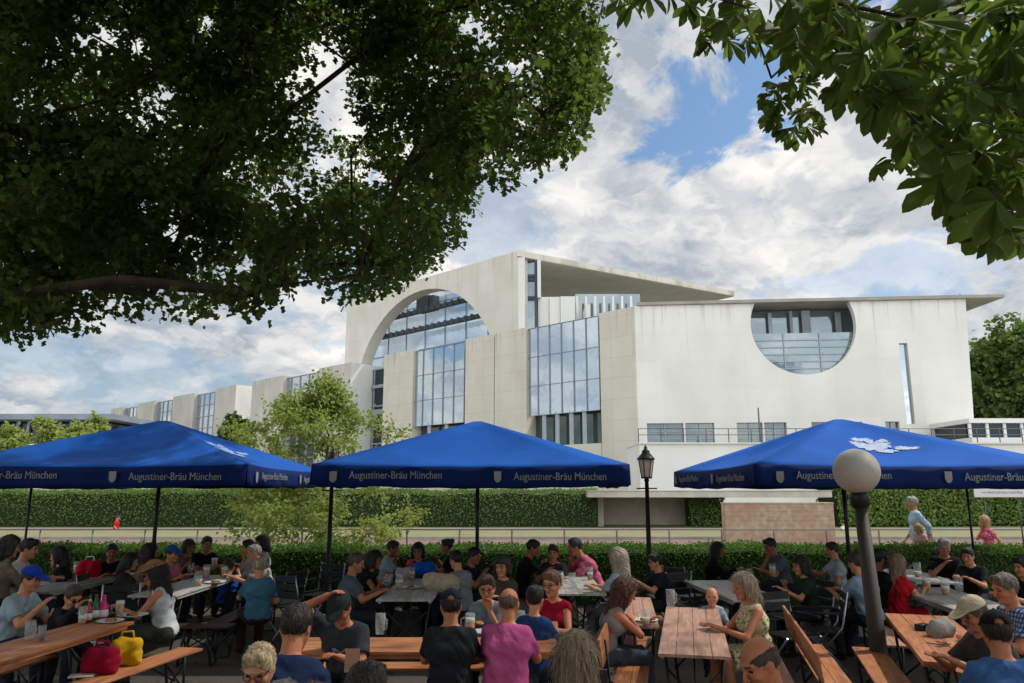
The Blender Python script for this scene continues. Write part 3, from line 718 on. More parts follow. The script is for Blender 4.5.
blockthing('retaining_wall', a, b, 46.6, 47.2, 0, 1.62, mat('wall_render', '#a1978c', '#b3a99d', scale=1.2, rough=.9, c3='#93897d', c3scale=.5), 'low grey rendered wall under the white ledge', 'wall')
a, b = at_d(588, 494, 43.4)[0], at_d(832, 494, 43.4)[0]
mb = MB(); mb.box((0, 0, .2), (b-a, 15, .36)); mb.box((0, 0, .395), (b-a+.1, 15.1, .03))
root = mb.build('ledge_slab', m_lconc, bevel=.02); root.location = ((a+b)/2, 43.4+7.5, 1.62); tag(root, 'long white concrete ledge slab above the low wall', 'ledge')
mb = MB(); mb.box((0, 0, -.83), (.45, .45, 1.66)); mb.build('pier', m_lconc, root).location = (-6, -5.5, 0)
# ================================================================== railing along the promenade
m_steel = mat('railing_steel', '#4a4c4b', '#5d5f5c', scale=6, rough=.45, metallic=.5)
root = empty('railing', (0, 21.5, 0), label='thin grey steel railing along the promenade behind the hedge', cat='railing')
mb = MB()
for zz in (.98, .14): mb.tube([(-24, 0, zz), (24, 0, zz)], .015 if zz > .9 else .009, 6)
mb.build('rail', m_steel, root)
pm = MB(); pm.tube([(0, 0, 0), (0, 0, .97)], .024, 6); pm.tube([(0, 0, 0), (0, 0, .02)], .06, 8); p0 = pm.build('post', m_steel, root)
xs = np.arange(-23.04, 24, 1.44); p0.location.x = xs[0]
for x in xs[1:]:
    c = p0.copy(); COL.objects.link(c); c.parent = root; c.location.x = x

# ================================================================== the government building
L_ = np.array([-(CX+304)*CP/F_PX, 1.0, 0]); L_ = unit(L_); NF = np.array([-L_[1], L_[0], 0])     # facade direction and outward normal
if NF[1] > 0: NF = -NF
ZV = np.array([0, 0, 1.0]); DB = 95.0
C0 = at_d(637, 420, DB); C0[2] = 0
def on_plane(px, py, P0, n):
    r = ray(px, py); o = np.array([0, 0, EYE]); t = ((P0-o)@n)/(r@n); return o+r*t
class Pl:
    def __init__(s, P0, U, n): s.P0 = np.array(P0, float); s.U = np.array(U, float); s.n = np.array(n, float)
    def uz(s, px, py): q = on_plane(px, py, s.P0, s.n); return float((q-s.P0)@s.U), float(q[2])
    def u(s, px, py=400): return s.uz(px, py)[0]
    def off(s, d): return Pl(s.P0-s.n*d, s.U, s.n)
PF = Pl(C0, L_, NF)
ZF = PF.uz(636, 306)[1]
m_white = mat('concrete_white', '#d3d2cc', '#dfded9', scale=.22, rough=.8, bump=.04, bscale=3, stretch=(1, 1, .4), c3='#c8c6bf', c3scale=.09)
def concrete(nm, c1, c2, U, ztop, pw=3.6, ph=2.4, joint=.82, streak=.72, sdense=.60):
    m = mat(nm, c1, c2, scale=.30, rough=.88, bump=.05, bscale=3, stretch=(1, 1, .5)); nt = m.node_tree; N = nt.nodes; Lk = nt.links; b = N['Principled BSDF']; prev = b.inputs['Base Color'].links[0].from_socket
    tc = N.new('ShaderNodeTexCoord'); dp = N.new('ShaderNodeVectorMath'); dp.operation = 'DOT_PRODUCT'; dp.inputs[1].default_value = tuple(U); Lk.new(tc.outputs['Object'], dp.inputs[0]); sx = N.new('ShaderNodeSeparateXYZ'); Lk.new(tc.outputs['Object'], sx.inputs[0])
    cb = N.new('ShaderNodeCombineXYZ'); Lk.new(dp.outputs['Value'], cb.inputs[0]); Lk.new(sx.outputs[2], cb.inputs[1])
    br = N.new('ShaderNodeTexBrick'); br.offset = 0; br.inputs['Scale'].default_value = 1; br.inputs['Brick Width'].default_value = pw; br.inputs['Row Height'].default_value = ph; br.inputs['Mortar Size'].default_value = .035; br.inputs['Mortar Smooth'].default_value = .3
    br.inputs['Color1'].default_value = (1, 1, 1, 1); br.inputs['Color2'].default_value = (.94, .94, .93, 1); br.inputs['Mortar'].default_value = (joint, joint, joint, 1); Lk.new(cb.outputs[0], br.inputs['Vector'])
    m1 = N.new('ShaderNodeMixRGB'); m1.blend_type = 'MULTIPLY'; m1.inputs[0].default_value = 1; Lk.new(prev, m1.inputs[1]); Lk.new(br.outputs[0], m1.inputs[2])
    mp = N.new('ShaderNodeMapping'); mp.inputs['Scale'].default_value = (1.3, .045, 1); Lk.new(cb.outputs[0], mp.inputs[0]); nz = N.new('ShaderNodeTexNoise'); nz.inputs['Scale'].default_value = 1.0; nz.inputs['Detail'].default_value = 7; nz.inputs['Roughness'].default_value = .62; Lk.new(mp.outputs[0], nz.inputs[0])
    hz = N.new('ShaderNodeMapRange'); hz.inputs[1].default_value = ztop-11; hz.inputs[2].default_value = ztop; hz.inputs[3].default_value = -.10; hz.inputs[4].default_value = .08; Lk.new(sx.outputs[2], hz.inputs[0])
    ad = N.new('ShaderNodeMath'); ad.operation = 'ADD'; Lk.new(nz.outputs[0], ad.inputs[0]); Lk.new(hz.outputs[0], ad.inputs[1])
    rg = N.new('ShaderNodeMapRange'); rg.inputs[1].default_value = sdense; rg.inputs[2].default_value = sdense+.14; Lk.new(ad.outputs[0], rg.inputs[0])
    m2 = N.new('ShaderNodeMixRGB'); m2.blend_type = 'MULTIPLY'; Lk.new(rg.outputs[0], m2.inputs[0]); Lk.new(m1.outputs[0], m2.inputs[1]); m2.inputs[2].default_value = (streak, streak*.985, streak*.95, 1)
    sp = N.new('ShaderNodeTexNoise'); sp.inputs['Scale'].default_value = 1.6; sp.inputs['Detail'].default_value = 8; sp.inputs['Roughness'].default_value = .7; Lk.new(cb.outputs[0], sp.inputs[0]); r2 = N.new('ShaderNodeMapRange'); r2.inputs[1].default_value = .58; r2.inputs[2].default_value = .74; r2.inputs[4].default_value = .55; Lk.new(sp.outputs[0], r2.inputs[0])
    m3 = N.new('ShaderNodeMixRGB'); m3.blend_type = 'MULTIPLY'; Lk.new(r2.outputs[0], m3.inputs[0]); Lk.new(m2.outputs[0], m3.inputs[1]); m3.inputs[2].default_value = (.84, .82, .78, 1)
    Lk.new(m3.outputs[0], b.inputs['Base Color']); return m
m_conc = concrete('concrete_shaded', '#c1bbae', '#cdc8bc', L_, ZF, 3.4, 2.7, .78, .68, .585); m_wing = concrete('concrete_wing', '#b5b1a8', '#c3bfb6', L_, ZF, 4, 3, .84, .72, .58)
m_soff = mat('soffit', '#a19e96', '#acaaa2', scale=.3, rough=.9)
m_frame = mat('window_frame', '#8b959d', '#99a3ab', scale=3, rough=.4, metallic=.3)
m_dframe = mat('dark_frame', '#30383f', '#3d464d', scale=3, rough=.5)
def glassmat(name, tint, dark, mixf=.75, rough=.03, wav=.05):
    if name in MC: return MC[name]
    m = bpy.data.materials.new(name); m.use_nodes = True; MC[name] = m
    nt = m.node_tree; N = nt.nodes; Lk = nt.links; b = N['Principled BSDF']
    b.inputs['Roughness'].default_value = rough; b.inputs['Metallic'].default_value = mixf; b.inputs['Base Color'].default_value = col4(tint)
    tc = N.new('ShaderNodeTexCoord'); nz = N.new('ShaderNodeTexNoise'); nz.inputs['Scale'].default_value = .35; nz.inputs['Detail'].default_value = 2
    Lk.new(tc.outputs['Object'], nz.inputs['Vector']); bp = N.new('ShaderNodeBump'); bp.inputs['Strength'].default_value = wav; bp.inputs['Distance'].default_value = .3
    Lk.new(nz.outputs['Fac'], bp.inputs['Height']); Lk.new(bp.outputs[0], b.inputs['Normal'])
    return m
G_blue = glassmat('glass_blue', '#bac5cd', 0, .85); G_pale = glassmat('glass_pale', '#8a979d', 0, .55); G_see = bpy.data.materials.new('glass_clear'); G_see.use_nodes = True
_n = G_see.node_tree.nodes; _l = G_see.node_tree.links; _t = _n.new('ShaderNodeBsdfTransparent'); _t.inputs[0].default_value = (.82, .9, .96, 1); _m = _n.new('ShaderNodeMixShader'); _m.inputs[0].default_value = .28
_n['Principled BSDF'].inputs['Base Color'].default_value = (.55, .64, .72, 1); _n['Principled BSDF'].inputs['Metallic'].default_value = .8; _n['Principled BSDF'].inputs['Roughness'].default_value = .06
_l.new(_t.outputs[0], _m.inputs[1]); _l.new(_n['Principled BSDF'].outputs[0], _m.inputs[2]); _l.new(_m.outputs[0], _n['Material Output'].inputs['Surface'])
G_dark = glassmat('glass_dark', '#2a333b', 0, .35, .05)
BLD = empty('government_building', tuple(C0), label='large pale concrete government building with arched and half round glazed openings', cat='building')
BO = C0.copy()
def bpart(name, mb, m, bevel=0.0, parent=None):
    o = mb.build(name, m, parent or BLD, bevel=bevel)
    if parent is None or parent is BLD: o.location = tuple(-BO)
    return o
def slabpoly(pl, poly, th, name, m, holes=(), parent=None, bevel=.0):
    mb = MB(); mb.prism(poly, (pl.P0[0], pl.P0[1], 0), pl.U, ZV, pl.n, th, holes=holes)
    o = mb.build(name, m, BLD, recalc=True); o.location = tuple(-BO); return o
def panel(pl, xa, xb, z0, z1, th, name, m, py=400):
    ua, ub = sorted((pl.u(xa, py), pl.u(xb, py))); return slabpoly(pl, [(ua, z0), (ub, z0), (ub, z1), (ua, z1)], th, name, m)
def glazing(pl, xa, xb, z0, z1, nv, nh, g=G_blue, name='window', fw=.16, py=400, recess=.5):
    q = pl.off(recess); ua, ub = sorted((q.u(xa, py), q.u(xb, py)))
    mb = MB(); mb.prism([(ua, z0), (ub, z0), (ub, z1), (ua, z1)], (q.P0[0], q.P0[1], 0), q.U, ZV, q.n, .1); w = bpart(name, mb, g)
    mb = MB()
    for i in range(nv+1):
        u = ua+(ub-ua)*i/nv; c = q.P0+q.U*u+q.n*.08; mb.beam((c[0], c[1], z0), (c[0], c[1], z1), fw*(1 if 0 < i < nv else 1.6), .2, up=tuple(q.n))
    for j in range(nh+1):
        z = z0+(z1-z0)*j/nh; a = q.P0+q.U*ua+q.n*.07; b = q.P0+q.U*ub+q.n*.07; mb.beam((a[0], a[1], z), (b[0], b[1], z), .2, fw*.8, up=(0, 0, 1))
    mb.build('frame', m_frame, w); return w
# front facade: pillars and tall glass bays, from the corner leftwards
TH = 3.0
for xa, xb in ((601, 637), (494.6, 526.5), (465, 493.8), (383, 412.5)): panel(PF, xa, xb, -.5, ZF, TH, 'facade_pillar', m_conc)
zlo = PF.uz(560, 413)[1]; zb = PF.uz(560, 445)[1]
glazing(PF, 527, 600.5, zlo, ZF-.2, 6, 3, fw=.07); glazing(PF, 413, 464.5, PF.uz(440, 424)[1], ZF-.3, 5, 3, fw=.07)
for xa, xb in ((527, 600.5), (413, 464.5)):
    panel(PF, xa, xb, -.5, zb-.02, TH-.3, 'base_wall', m_conc); panel(PF.off(2.0), xa, xb, zb, zlo+.5, .3, 'lobby_window', glassmat('glass_lobby', '#59645f', 0, .5))
for xx in (544, 557, 571, 584, 430, 447):
    q = PF.off(.8); u = q.u(xx); c = q.P0+q.U*u; mb = MB(); mb.box((c[0], c[1], (zb+zlo)/2), (.55, .55, zlo-zb+.6)); bpart('lobby_column', mb, m_frame)
# recess between the facade and the long wing
PW = PF.off(5.0); w = glazing(PW, 352, 386, 0, ZF-1.0, 3, 7, g=G_dark, fw=.3, recess=0)
panel(PF.off(4.6), 352, 386, ZF-9.5, ZF-8.6, .5, 'floor_slab', m_frame); panel(PF.off(4.6), 352, 386, ZF-4.6, ZF-4.0, .5, 'floor_slab', m_frame)
# the long office wing: concrete fins with glass between, in two blocks
def wing(xs, kinds, depth, xend):
    for (xa, xb), k in zip(zip(xs[:-1], xs[1:]), kinds):
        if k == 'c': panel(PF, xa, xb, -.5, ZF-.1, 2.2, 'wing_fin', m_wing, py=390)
        else:
            zz = ZF-.6; glazing(PF, xa, xb, 5.5, zz, 4, 7, fw=.2, py=390, recess=.9)
    ua, ub = PF.u(xs[0], 390), PF.u(xs[-1], 390)
    mb = MB(); mb.prism([(ua-.1, -.5), (ub, -.5), (ub, ZF-.4), (ua-.1, ZF-.4)], tuple((PF.off(2.3)).P0*np.array([1, 1, 0])), PF.U, ZV, PF.n, depth); bpart('wing_body', mb, m_white)
    mb = MB(); mb.prism([(ub-.02, -.5), (ub+.02, -.5), (ub+.02, ZF-.1), (ub-.02, ZF-.1)], tuple(PF.P0*np.array([1, 1, 0])), PF.U, ZV, PF.n, depth*.98); bpart('end_wall', mb, m_white)
wing([252, 283, 318, 350], 'cgc', 9, 357); wing([113, 125, 139, 156, 174, 195, 216, 236], 'cgcgcgc', 14, 250)
# tall cube behind with the round arch
SB = 9.0; PA = PF.off(SB)
ua, zA = PA.uz(517, 251); ul = PA.u(346.5, 320)
def circ3(p, q, r):
    ax, ay = p; bx, by = q; cx_, cy_2 = r; d = 2*(ax*(by-cy_2)+bx*(cy_2-ay)+cx_*(ay-by))
    ux = ((ax*ax+ay*ay)*(by-cy_2)+(bx*bx+by*by)*(cy_2-ay)+(cx_*cx_+cy_2*cy_2)*(ay-by))/d
    uy = ((ax*ax+ay*ay)*(cx_-bx)+(bx*bx+by*by)*(ax-cx_)+(cx_*cx_+cy_2*cy_2)*(bx-ax))/d
    return ux, uy, math.hypot(ax-ux, ay-uy)
cu, cz, cr = circ3(PA.uz(365, 352), PA.uz(428, 289), PA.uz(487, 329))
u0, u1 = min(ua, ul), max(ua, ul)
cr = min(cr, (u1-u0)/2-1)
circ = [(cu+cr*math.cos(t), max(cz+cr*math.sin(t), 2)) for t in np.linspace(0, 2*math.pi, 65)[:-1]]
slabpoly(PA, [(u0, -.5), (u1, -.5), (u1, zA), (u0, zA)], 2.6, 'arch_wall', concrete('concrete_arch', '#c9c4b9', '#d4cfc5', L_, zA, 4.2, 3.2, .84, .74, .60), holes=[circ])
q = PA.off(6.0); mb = MB(); mb.prism([(u0+1, 0), (u1-1, 0), (u1-1, zA-2), (u0+1, zA-2)], (q.P0[0], q.P0[1], 0), q.U, ZV, q.n, .2); gw = bpart('arch_glazing', mb, G_see)
mb = MB()
for i in range(9):
    u = u0+1+(u1-u0-2)*i/8; c = q.P0+q.U*u+q.n*.1; mb.beam((c[0], c[1], 0), (c[0], c[1], zA-2), .22, .2, up=tuple(q.n))
for z in np.arange(16, zA-2, 4.4):
    a = q.P0+q.U*(u0+1)+q.n*.1; b = q.P0+q.U*(u1-1)+q.n*.1; mb.beam((a[0], a[1], z), (b[0], b[1], z), .2, .14)
mb.build('frame', m_frame, gw)
for py in (309, 327):
    z = PA.off(4).uz(430, py)[1]; a = PA.P0-PA.n*4+PA.U*(u0+.8); b = PA.P0-PA.n*4+PA.U*(u1-.8)
    mb = MB(); mb.beam((a[0], a[1], z), (b[0], b[1], z), .9, .7)
    for i in range(26):
        c = a+(b-a)*(i+.5)/26+PA.n*.55; mb.box((c[0], c[1], z), (.5, .5, .95))
    bpart('gallery_beam', mb, m_dframe)
z0_ = PA.off(4.4).uz(430, 309)[1]; c = PA.P0-PA.n*4.6+PA.U*PA.off(4.4).u(427, 300); mb = MB(); mb.beam((c[0], c[1], z0_), (c[0], c[1], zA-2), 2.6, 2.0, up=tuple(PA.n)); mb.beam((c[0], c[1], zA-5), (c[0], c[1], zA-2.2), 5, 1.6, up=tuple(PA.n)); bpart('arch_column', mb, m_dframe)
# end of the cube: edge, glass slot, roof slab with its wide soffit
A_ = PA.P0+PA.U*ua; A_[2] = 0
zs = zA-.1
Bp = at_z(733, 292, zA); Bp[2] = 0
back = at_z(712, 301.5, zA-1.0); back2 = at_z(545, 296, zA-1.0)
poly = [A_[:2]+NF[:2]*(-.02), Bp[:2], back[:2], back2[:2]+np.array([-6, 6])]
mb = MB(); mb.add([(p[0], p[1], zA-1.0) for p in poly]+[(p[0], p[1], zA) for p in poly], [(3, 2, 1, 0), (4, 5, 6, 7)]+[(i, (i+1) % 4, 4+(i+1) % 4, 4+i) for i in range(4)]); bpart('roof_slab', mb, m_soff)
mb = MB(); mb.add([(p[0], p[1], zA-.9) for p in (A_+np.array([0, -.25, 0]), Bp+np.array([.2, -.25, 0]), Bp+np.array([.2, .1, 0]), A_+np.array([0, .1, 0]))]+[(p[0], p[1], zA+.1) for p in (A_+np.array([0, -.25, 0]), Bp+np.array([.2, -.25, 0]), Bp+np.array([.2, .1, 0]), A_+np.array([0, .1, 0]))],
       [(3, 2, 1, 0), (4, 5, 6, 7)]+[(i, (i+1) % 4, 4+(i+1) % 4, 4+i) for i in range(4)]); bpart('roof_edge', mb, m_conc)
def wallbox(xa, xb, d, z0, z1, th, name, m, py=300):
    a = at_d(xa, py, d); b = at_d(xb, py, d); mb = MB(); mb.box(((a[0]+b[0])/2, d+th/2, (z0+z1)/2), (abs(b[0]-a[0]), th, z1-z0)); return bpart(name, mb, m)
d_ = A_[1]+1.5
wallbox(517.6, 525, d_-1.3, 0, zA-1.02, 4, 'corner_edge', m_white)
wallbox(526, 534.5, d_+1, 0, zA-1.05, 1, 'stair_glazing', G_pale); wallbox(534.6, 537.5, d_+.4, 0, zA-1.05, 2.4, 'stair_glazing', G_dark); wallbox(537.6, 541, d_+.2, at_d(540, 297, d_)[2], zA-1.05, 2, 'corner_column', m_white)
for py in (275, 278, 297): wallbox(526, 534.5, d_+.6, at_d(530, py, d_)[2]-.3, at_d(530, py, d_)[2]+.3, .5, 'stair_landing', m_dframe)
dh = 124.0
for i, (xa, xb, yt) in enumerate(((538, 549, 297), (549.4, 560, 297.5), (560.4, 575, 297.5), (586, 590, 306))): wallbox(xa, xb, dh-.4*i, 0, at_d((xa+xb)/2, yt, dh)[2], 6, 'lobby_wall', m_white)
wallbox(575, 640, dh+8, 0, at_d(600, 294, dh+8)[2], 1, 'lobby_glazing', G_pale)
for i in range(7):
    xa = 576+i*9; wallbox(xa, xa+2.2, dh+5, 0, at_d(600, 296, dh+5)[2], .6, 'lobby_column', m_white)
# right wing: the white wall with the round window
zR = at_d(637, 306, DB)[2]
pr = at_z(965.5, 299, zR); pr[2] = 0
UR = unit(pr-C0); NR = np.array([UR[1], -UR[0], 0]); PR = Pl(C0, UR, NR)
uR = PR.u(965.5, 299); uRb = PR.u(972, 440)
ccu, ccz = PR.uz(803, 324); crr = PR.uz(856, 324)[0]-ccu; dz = zR-ccz; a0 = math.asin(min(1, dz/crr))
arc = [(ccu+crr*math.cos(t), ccz+crr*math.sin(t)) for t in np.linspace(a0, -math.pi-a0, 60)]
arc[0] = (arc[0][0], zR); arc[-1] = (arc[-1][0], zR)
sl_u = (PR.u(902.5, 380), PR.u(911, 380)); sl_z = (PR.uz(907, 424)[1], PR.uz(907, 343)[1])
zw0, zw1 = PR.uz(760, 446)[1], PR.uz(760, 422.5)[1]
wins = [(647, 683.5), (685.5, 714.5), (737, 763), (764.5, 787), (812, 863), (886, 900)]
holes = [[(PR.u(a, 430), zw0), (PR.u(b, 430), zw0), (PR.u(b, 430), zw1), (PR.u(a, 430), zw1)] for a, b in wins]+[[(sl_u[0], sl_z[0]), (sl_u[1], sl_z[0]), (sl_u[1], sl_z[1]), (sl_u[0], sl_z[1])]]
outer = [(0.02, -.5), (uRb, -.5), (uR, zR)]+arc+[(0.02, zR)]
slabpoly(PR, outer, 1.0, 'white_wall', concrete('concrete_plain_white', '#d6d4cd', '#e0ded8', UR, zR, 5.2, 3.6, .93, .74, .585), holes=holes)
# body behind, thin roof with an overhang
q = PR.off(9.0); mb = MB(); mb.prism([(.6, -.5), (uR-1, -.5), (uR-1, zR-.05), (.6, zR-.05)], (q.P0[0], q.P0[1], 0), q.U, ZV, q.n, 18); bpart('wing_body', mb, m_white)
ue = PR.u(1003, 297); uo = PR.u(700, 303)
mb = MB()
pts = [(.5, .25), (uR*.3, .45), (uR+.3, .5), (ue, .4), (ue-1.2, -9), (.5, -9)]
tp = [C0+UR*u+NR*o for u, o in pts]
mb.add([(p[0], p[1], zR+.03) for p in tp]+[(p[0], p[1], zR+.42) for p in tp], [(5, 4, 3, 2, 1, 0), (6, 7, 8, 9, 10, 11)]+[(i, (i+1) % 6, 6+(i+1) % 6, 6+i) for i in range(6)]); bpart('roof_slab', mb, mat('roof_edge', '#8c8880', '#9d9990', scale=.5))
c = C0+UR*PR.u(980, 297); mb = MB(); mb.tube([(c[0], c[1]+4, zR), (c[0], c[1]+4, zR+1.7)], .07, 6); bpart('aerial', mb, m_dframe)
# inside the round window
q = PR.off(1.2); zmid = PR.off(1.2).uz(803, 333)[1]; a, b = ccu-crr-1.5, ccu+crr+1.5
def rect(pl, a, b, z0, z1, th, name, m): return slabpoly(pl, [(a, z0), (b, z0), (b, z1), (a, z1)], th, name, m)
rect(q, a, b, ccz-crr-1, zmid, .15, 'round_window', G_pale); rect(PR.off(4.2), a, b, zmid, zR-.1, .15, 'gallery_glazing', G_pale); rect(PR.off(2.5), a, b, zmid-.12, zmid+.12, 3.0, 'gallery_floor', m_frame)
mb = MB()
for i in range(4):
    u = a+1.3+(b-a-2.6)*i/3; cc_ = q.P0+q.U*u+q.n*.1; mb.beam((cc_[0], cc_[1], ccz-crr), (cc_[0], cc_[1], zmid), .16, .1, up=tuple(q.n))
for j in range(6):
    z = ccz-crr+(zmid-ccz+crr)*j/6; p1 = q.P0+q.U*a+q.n*.1; p2 = q.P0+q.U*b+q.n*.1; mb.beam((p1[0], p1[1], z), (p2[0], p2[1], z), .1, .12)
bpart('window_bars', mb, m_frame)
for xx, w_ in ((770, 4), (791, 3), (806, 9), (838, 6)):
    cc_ = PR.off(3.4); u = cc_.u(xx, 318); wv = w_*.06; rect(cc_, u-wv, u+wv, zmid, zR-.2-abs(xx-800)*.01, .3, 'gallery_column', mat('gallery_grey', '#8b9298', '#9aa1a6', scale=.5) if xx in (791, 806, 838) else m_frame)
rect(PR.off(.55), sl_u[0]-.3, sl_u[1]+.3, sl_z[0]-.2, sl_z[1]+.2, .1, 'slot_window', G_blue)
for a_, b_ in wins: rect(PR.off(.6), PR.u(a_, 430)-.2, PR.u(b_, 430)+.2, zw0-.1, zw1+.1, .1, 'window', glassmat('glass_grey', '#6d777a', 0, .6))
mb = MB()
for a_, b_ in wins:
    for t in (0, .5, 1): cc_ = PR.off(.48); p1 = cc_.P0+cc_.U*(PR.u(a_, 430)*(1-t)+PR.u(b_, 430)*t); mb.beam((p1[0], p1[1], zw0), (p1[0], p1[1], zw1), .16, .1, up=tuple(PR.n))
    for t in (0, .33, .66, 1): p1 = cc_.P0+cc_.U*PR.u(a_, 430); p2 = cc_.P0+cc_.U*PR.u(b_, 430); mb.beam((p1[0], p1[1], zw0+(zw1-zw0)*t), (p2[0], p2[1], zw0+(zw1-zw0)*t), .1, .1)
bpart('window_bars', mb, m_frame)
# white terrace in front of the building
dT = 74.0; xa_, xb_ = at_d(640, 470, dT)[0], at_d(1120, 470, dT)[0]; zT = at_d(760, 444, dT)[2]
root = empty('white_terrace', (xa_, dT, 0), label='white terrace wall at the foot of the building', cat='terrace wall')
mb = MB(); mb.box(((xb_-xa_)/2, 4, zT/2), (xb_-xa_, 8, zT)); mb.build('wall', m_white, root); mb = MB(); mb.box(((xb_-xa_)/2, 3.9, zT+.07), (xb_-xa_+.2, 8.3, .12)); mb.build('coping', m_white, root)
mb = MB(); nP = 22
for i in range(nP): mb.tube([((xb_-xa_)*i/(nP-1), .3, zT), ((xb_-xa_)*i/(nP-1), .3, zT+1.5)], .05, 5)
for zz in (1.5, .9): mb.tube([(0, .3, zT+zz), (xb_-xa_, .3, zT+zz)], .035, 5)
mb.build('handrail', m_steel, root)
mb = MB(); mb.tube([(0, 0, 0), (0, 0, zT+3.6)], .09, 8); mb.build('flag_mast', m_steel, root).location = (at_d(763, 440, dT)[0]-xa_, .8, 0)
# low annex at the right with a window band
dA = 84.0; xa_, xb_ = at_d(971, 430, dA)[0], at_d(1110, 430, dA)[0]; zz0, zz1 = at_d(1000, 437.5, dA)[2], at_d(1000, 423, dA)[2]
root = empty('annex_building', (xa_, dA, 0), label='low white annex with a dark window band right of the main building', cat='building'); wd = xb_-xa_
mb = MB(); mb.box((wd/2, 4, zz0/2), (wd, 8, zz0)); mb.box((wd/2, 4, zz1+.25), (wd+.4, 8.4, .5)); mb.build('wall', m_white, root)
mb = MB(); mb.box((wd/2, 4, (zz0+zz1)/2), (wd-.6, 7.4, zz1-zz0-.02)); mb.build('window_band', G_dark, root)
mb = MB()
for i in range(9): mb.box((wd*i/8, .2, (zz0+zz1)/2), (.3, .2, zz1-zz0-.04))
mb.build('mullions', m_white, root)
# flat roofed building far left
dL = 150.; xa_, xb_ = at_d(-60, 430, dL)[0], at_d(111, 430, dL)[0]; wd = xb_-xa_; z1 = at_d(60, 414.5, dL)[2]
root = empty('flat_roofed_hall', (xa_, dL, 0), label='distant flat roofed glass hall at the far end of the long wing', cat='building')
mb = MB(); mb.box((wd/2, 10, z1-.6), (wd+3, 24, 1.1)); mb.build('roof', mat('hall_roof', '#77808a', '#87909a', scale=.3), root)
mb = MB(); mb.box((wd/2, 12, z1/2-.6), (wd-3, 18, z1-1.2)); mb.build('glass_wall', G_dark, root)
mb = MB()
for i in range(14): mb.box((3+(wd-6)*i/13, 2.6, z1/2-.6), (.5, .5, z1-1.2))
mb.build('columns', m_frame, root); mb = MB(); mb.box((wd*.8, -6, 5.2), (wd*.42, 6, 10.4)); mb.build('side_wall', m_white, root)
# white embankment wall behind the long hedge
a, b = -75, at_d(312, 486, 58)[0]; blockthing('embankment_wall', a, b, 58, 59, 0, at_d(100, 485.5, 58)[2], m_lconc, 'long white wall showing just above the tall clipped hedge', 'wall')
# ================================================================== trees
M_bark = mat('bark', '#3a3028', '#56493c', scale=6, rough=.95, bump=.8, bscale=14, stretch=(1, 1, .3))
def grow(base, top, targets, r0, rtip=.012, seg=.9, wob=.12):
    """trunk from base to top, then limbs that reach every target, as one list of (pts, radii)"""
    nodes = [np.array(base, float)]; par = [-1]; k = max(3, int(np.linalg.norm(np.array(top)-base)/seg))
    for i in range(1, k+1):
        p = np.array(base)+(np.array(top)-base)*i/k; p[:2] += rng.normal(size=2)*wob*.4*(i < k); nodes.append(p); par.append(len(nodes)-2)
    tr = k
    order = np.argsort([np.linalg.norm(t-nodes[-1]) for t in targets])
    for oi in order:
        t = np.array(targets[oi]); A = np.array(nodes[max(1, tr//2):]); dd = np.linalg.norm(A-t, axis=1)+.35*np.maximum(A[:, 2]-t[2], 0)
        j = int(np.argmin(dd))+max(1, tr//2); s = nodes[j]; L = np.linalg.norm(t-s); m = max(1, int(L/seg))
        sag = np.array([0, 0, .10*L]); prev = j
        for i in range(1, m+1):
            f = i/m; p = s+(t-s)*f+sag*4*f*(1-f)*.5+(rng.normal(size=3)*wob*L*.15 if i < m else 0); nodes.append(p); par.append(prev); prev = len(nodes)-1
    n = len(nodes); cnt = np.zeros(n); ch = np.zeros(n, int)
    for i in range(n): 
        if par[i] >= 0: ch[par[i]] += 1
    for i in range(n-1, -1, -1):
        if ch[i] == 0: cnt[i] += 1
        if par[i] >= 0: cnt[par[i]] += cnt[i]
    rad = rtip*np.sqrt(cnt); rad = rad*min(1, r0/rad.max()) if rad.max() > r0 else rad
    for i in range(min(tr+1, n)): rad[i] = max(rad[i], r0*(1-.45*i/max(1, tr)))
    mbt, mbl = MB(), MB()
    mbt.tube([nodes[i] for i in range(tr+1)], [float(rad[i])*(1.35 if i == 0 else 1) for i in range(tr+1)], 10)
    for i in range(tr+1, n):
        p = par[i]; mbl.tube([nodes[p], nodes[i]], [float(min(rad[p], rad[i]*1.25)), float(rad[i])], 5, caps=False)
    return mbt, mbl
